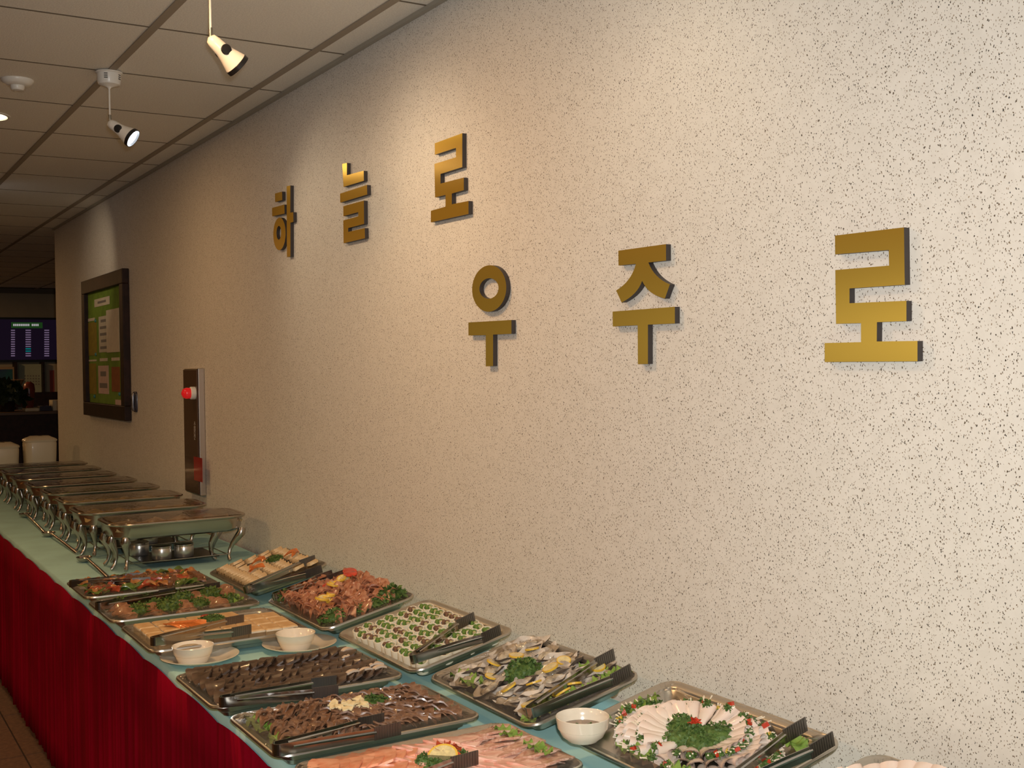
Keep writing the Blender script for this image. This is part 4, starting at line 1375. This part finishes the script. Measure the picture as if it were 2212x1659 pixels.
# ------------------------------------------------------------------ notice board
M_FELT = mat('green_felt', (0.16, 0.27, 0.02), 0.9, var=0.15, vscale=10)
M_PAP = mat('off_white_paper', (0.66, 0.58, 0.44), 0.8, var=0.04)
M_PAP2 = mat('greyish_paper', (0.56, 0.50, 0.38), 0.8, var=0.04)
M_OLIVE = mat('olive_sheet', (0.27, 0.20, 0.012), 0.85, var=0.1)
M_RUST = mat('rust_sheet', (0.26, 0.085, 0.015), 0.85, var=0.1)
M_INK = mat('grey_print', (0.20, 0.18, 0.16), 0.8)
M_PINKP = mat('pinkish_paper', (0.62, 0.45, 0.38), 0.8, var=0.05)
BY0, BY1, BZ0, BZ1 = 6.72, 7.88, 1.212, 2.084
nb = thing('notice_board', 'green felt notice board in a dark wooden frame on the flecked wall', 'notice board', T(0, 0, 0))
boxobj('felt', W - 0.014, W - 0.002, BY0 + .03, BY1 - .03, BZ0 + .03, BZ1 - .03, M_FELT, nb)
fw_ = 0.085
boxobj('frame', W - 0.040, W - 0.001, BY0, BY1, BZ1 - fw_, BZ1, M_WOOD, nb, .004)
boxobj('frame', W - 0.040, W - 0.001, BY0, BY1, BZ0, BZ0 + fw_, M_WOOD, nb, .004)
boxobj('frame', W - 0.040, W - 0.001, BY0, BY0 + fw_, BZ0 + fw_, BZ1 - fw_, M_WOOD, nb, .004)
boxobj('frame', W - 0.040, W - 0.001, BY1 - fw_, BY1, BZ0 + fw_, BZ1 - fw_, M_WOOD, nb, .004)


def paper(name, off, tl, br, m, label, cat='paper', lines=0, thick=0.0008, dx=0.0):
    s = 6.9125
    P = onx(off[0] + tl[0] / s, off[1] + tl[1] / s, W - 0.015)
    Q = onx(off[0] + br[0] / s, off[1] + br[1] / s, W - 0.015)
    o = boxobj(name, W - 0.0155 - thick - dx, W - 0.0148 - dx, Q.y, P.y, Q.z, P.z, m)
    tag(o, label, cat, 'papers on the notice board')
    if lines:
        b = MB()
        h = P.z - Q.z
        wd = P.y - Q.y
        for i in range(lines):
            zc = P.z - h * (i + 0.7) / (lines + 0.4)
            ww = wd * (0.75 if i % 3 else 0.55)
            b.box((W - 0.0156 - thick - dx, (P.y + Q.y) / 2, zc), (0.0006, ww, h / (lines + .4) * 0.42))
        link('print', b.mesh('print', M_INK), o)
    return o


OA, OB = (160, 560), (160, 760)
paper('notice_paper', OA, (305, 605), (532, 668), M_PAP, 'white title strip at the top of the notice board', lines=1)
paper('notice_paper', OA, (485, 765), (688, 1382), M_PAP, 'large blank white sheet beside the printed sheet on the board', dx=.002)
paper('notice_paper', OA, (368, 862), (520, 1384), M_PAP2, 'printed sheet with grey blocks on the notice board', lines=5)
paper('notice_paper', OA, (196, 893), (310, 915), M_PAP, 'small white heading above the upper olive sheet')
paper('notice_paper', OA, (165, 962), (345, 1432), M_OLIVE, 'tall olive yellow sheet in the upper half of the board')
paper('notice_paper', OB, (172, 122), (335, 140), M_PAP, 'small white heading above the lower olive sheet')
paper('notice_paper', OB, (385, 98), (500, 138), M_PAP, 'small white heading above the pinkish printed sheet')
paper('notice_paper', OB, (560, 88), (680, 130), M_PAP, 'small white heading above the rust brown sheet')
paper('notice_paper', OB, (172, 178), (338, 632), M_OLIVE, 'olive yellow sheet in the lower half of the board')
paper('notice_paper', OB, (362, 208), (522, 632), M_PINKP, 'pinkish white sheet with a dark emblem on the board', lines=2)
paper('notice_paper', OB, (560, 225), (690, 600), M_RUST, 'rust brown sheet on the notice board')
paper('notice_paper', OB, (618, 712), (708, 828), M_PINKP, 'small pinkish slip in the lower corner of the board')
for off, p in ((OA, (178, 935)), (OA, (325, 920)), (OA, (330, 1420)), (OB, (180, 660)), (OB, (312, 665)), (OB, (685, 630))):
    P = onx(off[0] + p[0] / 6.9125, off[1] + p[1] / 6.9125, W - 0.016)
    tag(link('push_pin', MB().lathe([(0.012, 0), (0.010, .006), (0.006, .009)], 12).mesh('push_pin', mat('teal_pin', (0.05, 0.22, 0.22), 0.4), 40), None, T(*P) @ Ry(-math.pi / 2)),
        'small teal push pin on the notice board', 'pin', 'push pins of the notice board')

# small handset on the wall beside the board
P = onx(294, 868, W)
hs = thing('wall_handset', 'small dark handset hanging on the wall beside the notice board', 'handset', T(W, P.y, P.z) @ Sc(.42, .62, .68))
M_NAVY = mat('dark_blue_plastic', (0.035, 0.035, 0.06), 0.25, coat=.4)
link('cradle', MB().loops([[Vector((-x, v.x, v.y)) for v in rrect(-.060 + i, .060 - i, -.085 + i, .085 - i, .03, 0, 4)] for i, x in ((0, .001), (0, .018), (.008, .026))]).mesh('cradle', M_NAVY, 50), hs)
link('receiver', MB().tube([(-.034, 0, -.07), (-.046, 0, -.045), (-.044, 0, 0), (-.046, 0, .045), (-.034, 0, .07)], [.018, .024, .016, .024, .018], 10).mesh('receiver', mat('handset_silver', (.30, .30, .33), .25, .7), 60), hs)

# ------------------------------------------------------------------ fire hose cabinet
CY0, CY1, CZ0, CZ1 = 5.285, 5.520, 0.915, 1.509
fc = thing('fire_hose_cabinet', 'narrow dark brown fire hose cabinet with steel edge and red lamp', 'cabinet', T(0, 0, 0))
M_CABD = mat('cabinet_brown', (0.085, 0.045, 0.028), 0.22, 0.3, coat=.3)
boxobj('body', W - 0.030, W - 0.001, CY0, CY1, CZ0, CZ1, mat('cabinet_steel', (0.55, 0.50, 0.46), 0.25, 1.0), fc, .003)
boxobj('door', W - 0.036, W - 0.030, CY0 + .006, CY1 - .004, CZ0 + .006, CZ1 - .006, M_CABD, fc, .002)
P = onx(419, 849, W - 0.036)
lb_ = link('alarm_lamp', MB().lathe([(0.030, 0.0), (0.030, 0.018), (0.026, 0.022)], 24).mesh('alarm_lamp', M_WHITE, 40), fc, T(W - 0.036, P.y - .01, P.z) @ Ry(-math.pi / 2))
link('red_dome', MB().lathe([(0.025, 0.022), (0.026, 0.040), (0.020, 0.054), (0.008, 0.060)], 24).mesh('red_dome', mat('red_lamp_glass', (0.45, 0.004, 0.01), 0.15, emit=(1, .02, .02), estr=0.30, coat=.5), 60), lb_)
P, Q = onx(419, 986, W - 0.036), onx(438, 1042, W - 0.036)
boxobj('red_panel', W - 0.0375, W - 0.0362, Q.y, P.y, Q.z, P.z, mat('red_print', (0.30, 0.008, 0.01), 0.3, coat=.3), fc)


def text_mesh(s, size, m):
    cu = bpy.data.curves.new('lettering', 'FONT')
    cu.body = s
    cu.size = size
    cu.align_x = 'CENTER'
    cu.align_y = 'CENTER'
    cu.extrude = 0.0003
    cu.resolution_u = 2
    tmp = bpy.data.objects.new('tmp', cu)
    COL.objects.link(tmp)
    bpy.context.view_layer.update()
    me = bpy.data.meshes.new_from_object(tmp.evaluated_get(bpy.context.evaluated_depsgraph_get()))
    bpy.data.objects.remove(tmp)
    me.materials.clear()
    me.materials.append(m)
    return me


M_LTX = mat('pale_lettering', (0.42, 0.38, 0.34), 0.6)
for q, chx in enumerate('소화전'):
    P = onx(420.5, 918 + 13 * q, W - 0.0365)
    link('lettering', text_mesh(chx, 0.036, M_LTX), fc, Matrix(((0, 0, -1, W - 0.0366), (-1, 0, 0, P.y), (0, 1, 0, P.z), (0, 0, 0, 1))))

# ------------------------------------------------------------------ reception corner at the far end
dsp = thing('wall_display', 'large dark wall display with rows of lavender figures', 'display', T(0, YF, 0))
boxobj('housing', 1.86, 2.86, -0.075, -0.005, 1.615, 2.192, M_BLACK, dsp, .004)
boxobj('screen', 1.89, 2.83, -0.077, -0.074, 1.645, 2.165, mat('screen_dark', (0.008, 0.006, 0.012), 0.2, emit=(0.10, 0.05, 0.14), estr=0.05), dsp)
P, Q = ony(24, 696, YF - .078), ony(92, 709, YF - .078)
boxobj('title_bar', P.x, Q.x, -0.0785, -0.0772, Q.z, P.z, mat('screen_green', (0.01, 0.05, 0.01), 0.3, emit=(0.05, 0.22, 0.04), estr=0.14), dsp)
M_SW = mat('screen_white', (0.5, 0.5, 0.5), 0.3, emit=(0.9, 0.85, 0.9), estr=0.35)
M_SL = mat('screen_lavender', (0.3, 0.25, 0.4), 0.3, emit=(0.62, 0.45, 0.80), estr=0.16)
M_SC = mat('screen_cyan', (0.0, 0.3, 0.3), 0.3, emit=(0.0, 0.65, 0.70), estr=0.18)
b = MB()
for x in (29, 33, 37, 41, 45, 49, 53, 57, 61, 69, 73, 77, 81):
    c = ony(x + 1, 702, YF - .079)
    b.box((c.x, -.0789, c.z), (0.016, 0.0006, 0.028))
link('title_figures', b.mesh('title_figures', M_SW), dsp)
for xc, wd in ((27, 8), (60, 11), (100, 10)):
    b = MB()
    for r_ in range(12):
        c = ony(xc + 1, 713.5 + 5 * r_, YF - .079)
        b.box((c.x, -.0789, c.z), (wd / 2470 * 14.6, 0.0006, 0.015), 0 if not (xc == 60 and r_ in (8, 9)) else 1)
    link('figure_column', b.mesh('figure_column', [M_SL, M_SC]), dsp)


def far_box(name, tl, br, y, dp, m, label, cat, bev=0):
    P, Q = ony(*tl, y), ony(*br, y)
    o = boxobj(name, P.x, Q.x, y, y + dp, Q.z, P.z, m, None, bev)
    return tag(o, label, cat)


yk = YF - 0.30
sh = thing('shelf_unit', 'dark wooden shelf unit under the wall display', 'shelf', T(0, 0, 0))
for px0, px1 in ((33, 39), (92, 98), (140, 146)):
    P, Q = ony(px0, 782, yk), ony(px1, 870, yk)
    boxobj('post', P.x, Q.x, yk, yk + .25, 0.0, P.z, M_WOOD, sh)
P, Q = ony(-25, 850, yk), ony(145, 868, yk)
boxobj('shelf_board', P.x, Q.x, yk + .002, yk + .252, Q.z - .05, P.z, M_WOOD, sh)
zs = P.z
M_GRN = mat('pale_green_print', (0.42, 0.46, 0.33), 0.8, var=.08, vscale=4)
y_ = yk + .12
cal = thing('wall_calendar', 'pale green calendar sheet standing on the shelf unit', 'calendar', T(0, 0, 0))
P, Q = ony(40, 787, y_), ony(91, 850, y_)
boxobj('sheet', P.x, Q.x, y_, y_ + .012, zs + .001, P.z, M_GRN, cal)
b = MB()
for i in range(6):
    for j in range(4):
        c = ony(54 + 6 * i, 812 + 6 * j, y_)
        b.box((c.x, y_ - .001, c.z), (.016, .001, .014))
link('print', b.mesh('print', M_INK), cal)
pst = thing('poster', 'white poster with a red stripe standing beside the calendar', 'poster', T(0, 0, 0))
P, Q = ony(99, 786, y_), ony(134, 850, y_)
boxobj('sheet', P.x, Q.x, y_, y_ + .012, zs + .001, P.z, mat('cream_paper', (0.52, 0.45, 0.32), 0.8), pst)
P2, Q2 = ony(107, 800, y_), ony(118, 849, y_)
boxobj('red_stripe', P2.x, Q2.x, y_ - .002, y_ - .0002, Q2.z, P2.z, mat('faded_red', (0.40, 0.09, 0.07), 0.8), pst)
pf = thing('picture_frame', 'framed blue and green picture standing at the end of the shelf', 'picture', T(0, 0, 0))
P, Q = ony(-14, 793, y_), ony(33, 850, y_)
boxobj('frame', P.x, Q.x, y_, y_ + .02, zs + .001, P.z, mat('pale_wood', (0.40, 0.27, 0.14), 0.5), pf, .003)
P, Q = ony(-10, 798, y_), ony(28, 846, y_)
boxobj('picture', P.x, Q.x, y_ - .003, y_ - .0002, Q.z, P.z, mat('blue_green_print', (0.02, 0.03, 0.12), 0.4, color2=(0.01, 0.14, 0.10), vscale=3), pf)

# reception desk
yd = 12.3
P, Q = ony(-30, 886, yd), ony(170, 980, yd)
desk = thing('reception_desk', 'dark wooden reception desk with a lighter worktop', 'desk', T(0, 0, 0))
zt_ = ony(110, 888, yd).z
boxobj('front_panel', 0.9, 2.6, yd, yd + .04, 0, zt_ - .03, M_WOOD, desk)
boxobj('side_panel', 0.9, 0.94, yd + .04, yd + .7, 0, zt_ - .03, M_WOOD, desk)
boxobj('side_panel', 2.56, 2.6, yd + .04, yd + .7, 0, zt_ - .03, M_WOOD, desk)
boxobj('worktop', 0.88, 2.62, yd - .02, yd + .72, zt_ - .03, zt_, mat('desk_top_wood', (0.10, 0.06, 0.03), 0.35), desk, .004)
zt_ += 0.001


def on_desk(name, x0, x1, y0, y1, h, m, label, cat, bev=.003):
    return tag(boxobj(name, x0, x1, y0, y1, zt_, zt_ + h, m, None, bev), label, cat)


xa = ony(110, 880, yd + .2).x
xb_ = ony(127, 880, yd + .2).x
on_desk('paper_box', xa, xa + .16, yd + .1, yd + .3, .105, M_PAP2, 'white paper box on the reception desk by the wall corner', 'box')
xc_ = ony(52, 880, yd + .2).x
on_desk('paper_stack', xc_, xc_ + .15, yd + .12, yd + .34, .030, M_PAP2, 'low stack of papers on the reception desk', 'papers')
on_desk('desk_phone', xa - .13, xa - .02, yd + .06, yd + .22, .05, M_NAVY, 'small dark telephone between papers and box on the desk', 'telephone')
# plant with dark leaves in front of a tan pot
xp = ony(28, 850, yd + .35).x
pl = thing('potted_plant', 'dark leafy potted plant on the reception desk', 'plant', T(xp - .06, yd + .35, zt_))
link('pot', MB().lathe([(0.07, 0), (0.085, .10), (0.09, .105), (.08, .10), (.001, .095)], 20).mesh('pot', M_WOOD, 40), pl)
link('foliage', leaf_clump('foliage', mat('dark_leaf', (0.02, 0.035, 0.012), 0.5), .17, .12, .17, 300, 5, .07), pl, T(0, 0, .105))
P = ony(28, 832, 13.6)
lp = thing('lamp_shade_light', 'tan flared lampshade behind the dark plant', 'lamp', T(P.x, 13.6, 0))
link('shade', MB().lathe([(0.055, P.z - .06), (0.118, P.z + .06), (.115, P.z + .06), (.052, P.z - .06)], 24, cap=False).mesh('shade', mat('tan_shade', (0.42, 0.24, 0.11), 0.8), 60), lp)
link('stem', MB().tube([(0, 0, 0.02), (0, 0, P.z - .03)], .012).mesh('stem', M_WOOD, 60), lp)
link('foot', MB().lathe([(.12, 0), (.12, .015), (.02, .03)], 24).mesh('foot', M_WOOD, 40), lp)
P = ony(61, 840, 12.9)
rb = thing('red_vase', 'rounded dark red vase beside the dark plant on the desk', 'vase', T(P.x, yd + .55, zt_))
link('vase_body', MB().lathe([(0.03, 0), (0.045, .05), (.06, P.z - zt_ - .01), (.052, P.z - zt_ + .05), (.02, P.z - zt_ + .075)], 20).mesh('vase_body', mat('dark_red_glaze', (0.20, 0.04, 0.025), 0.3), 60), rb)
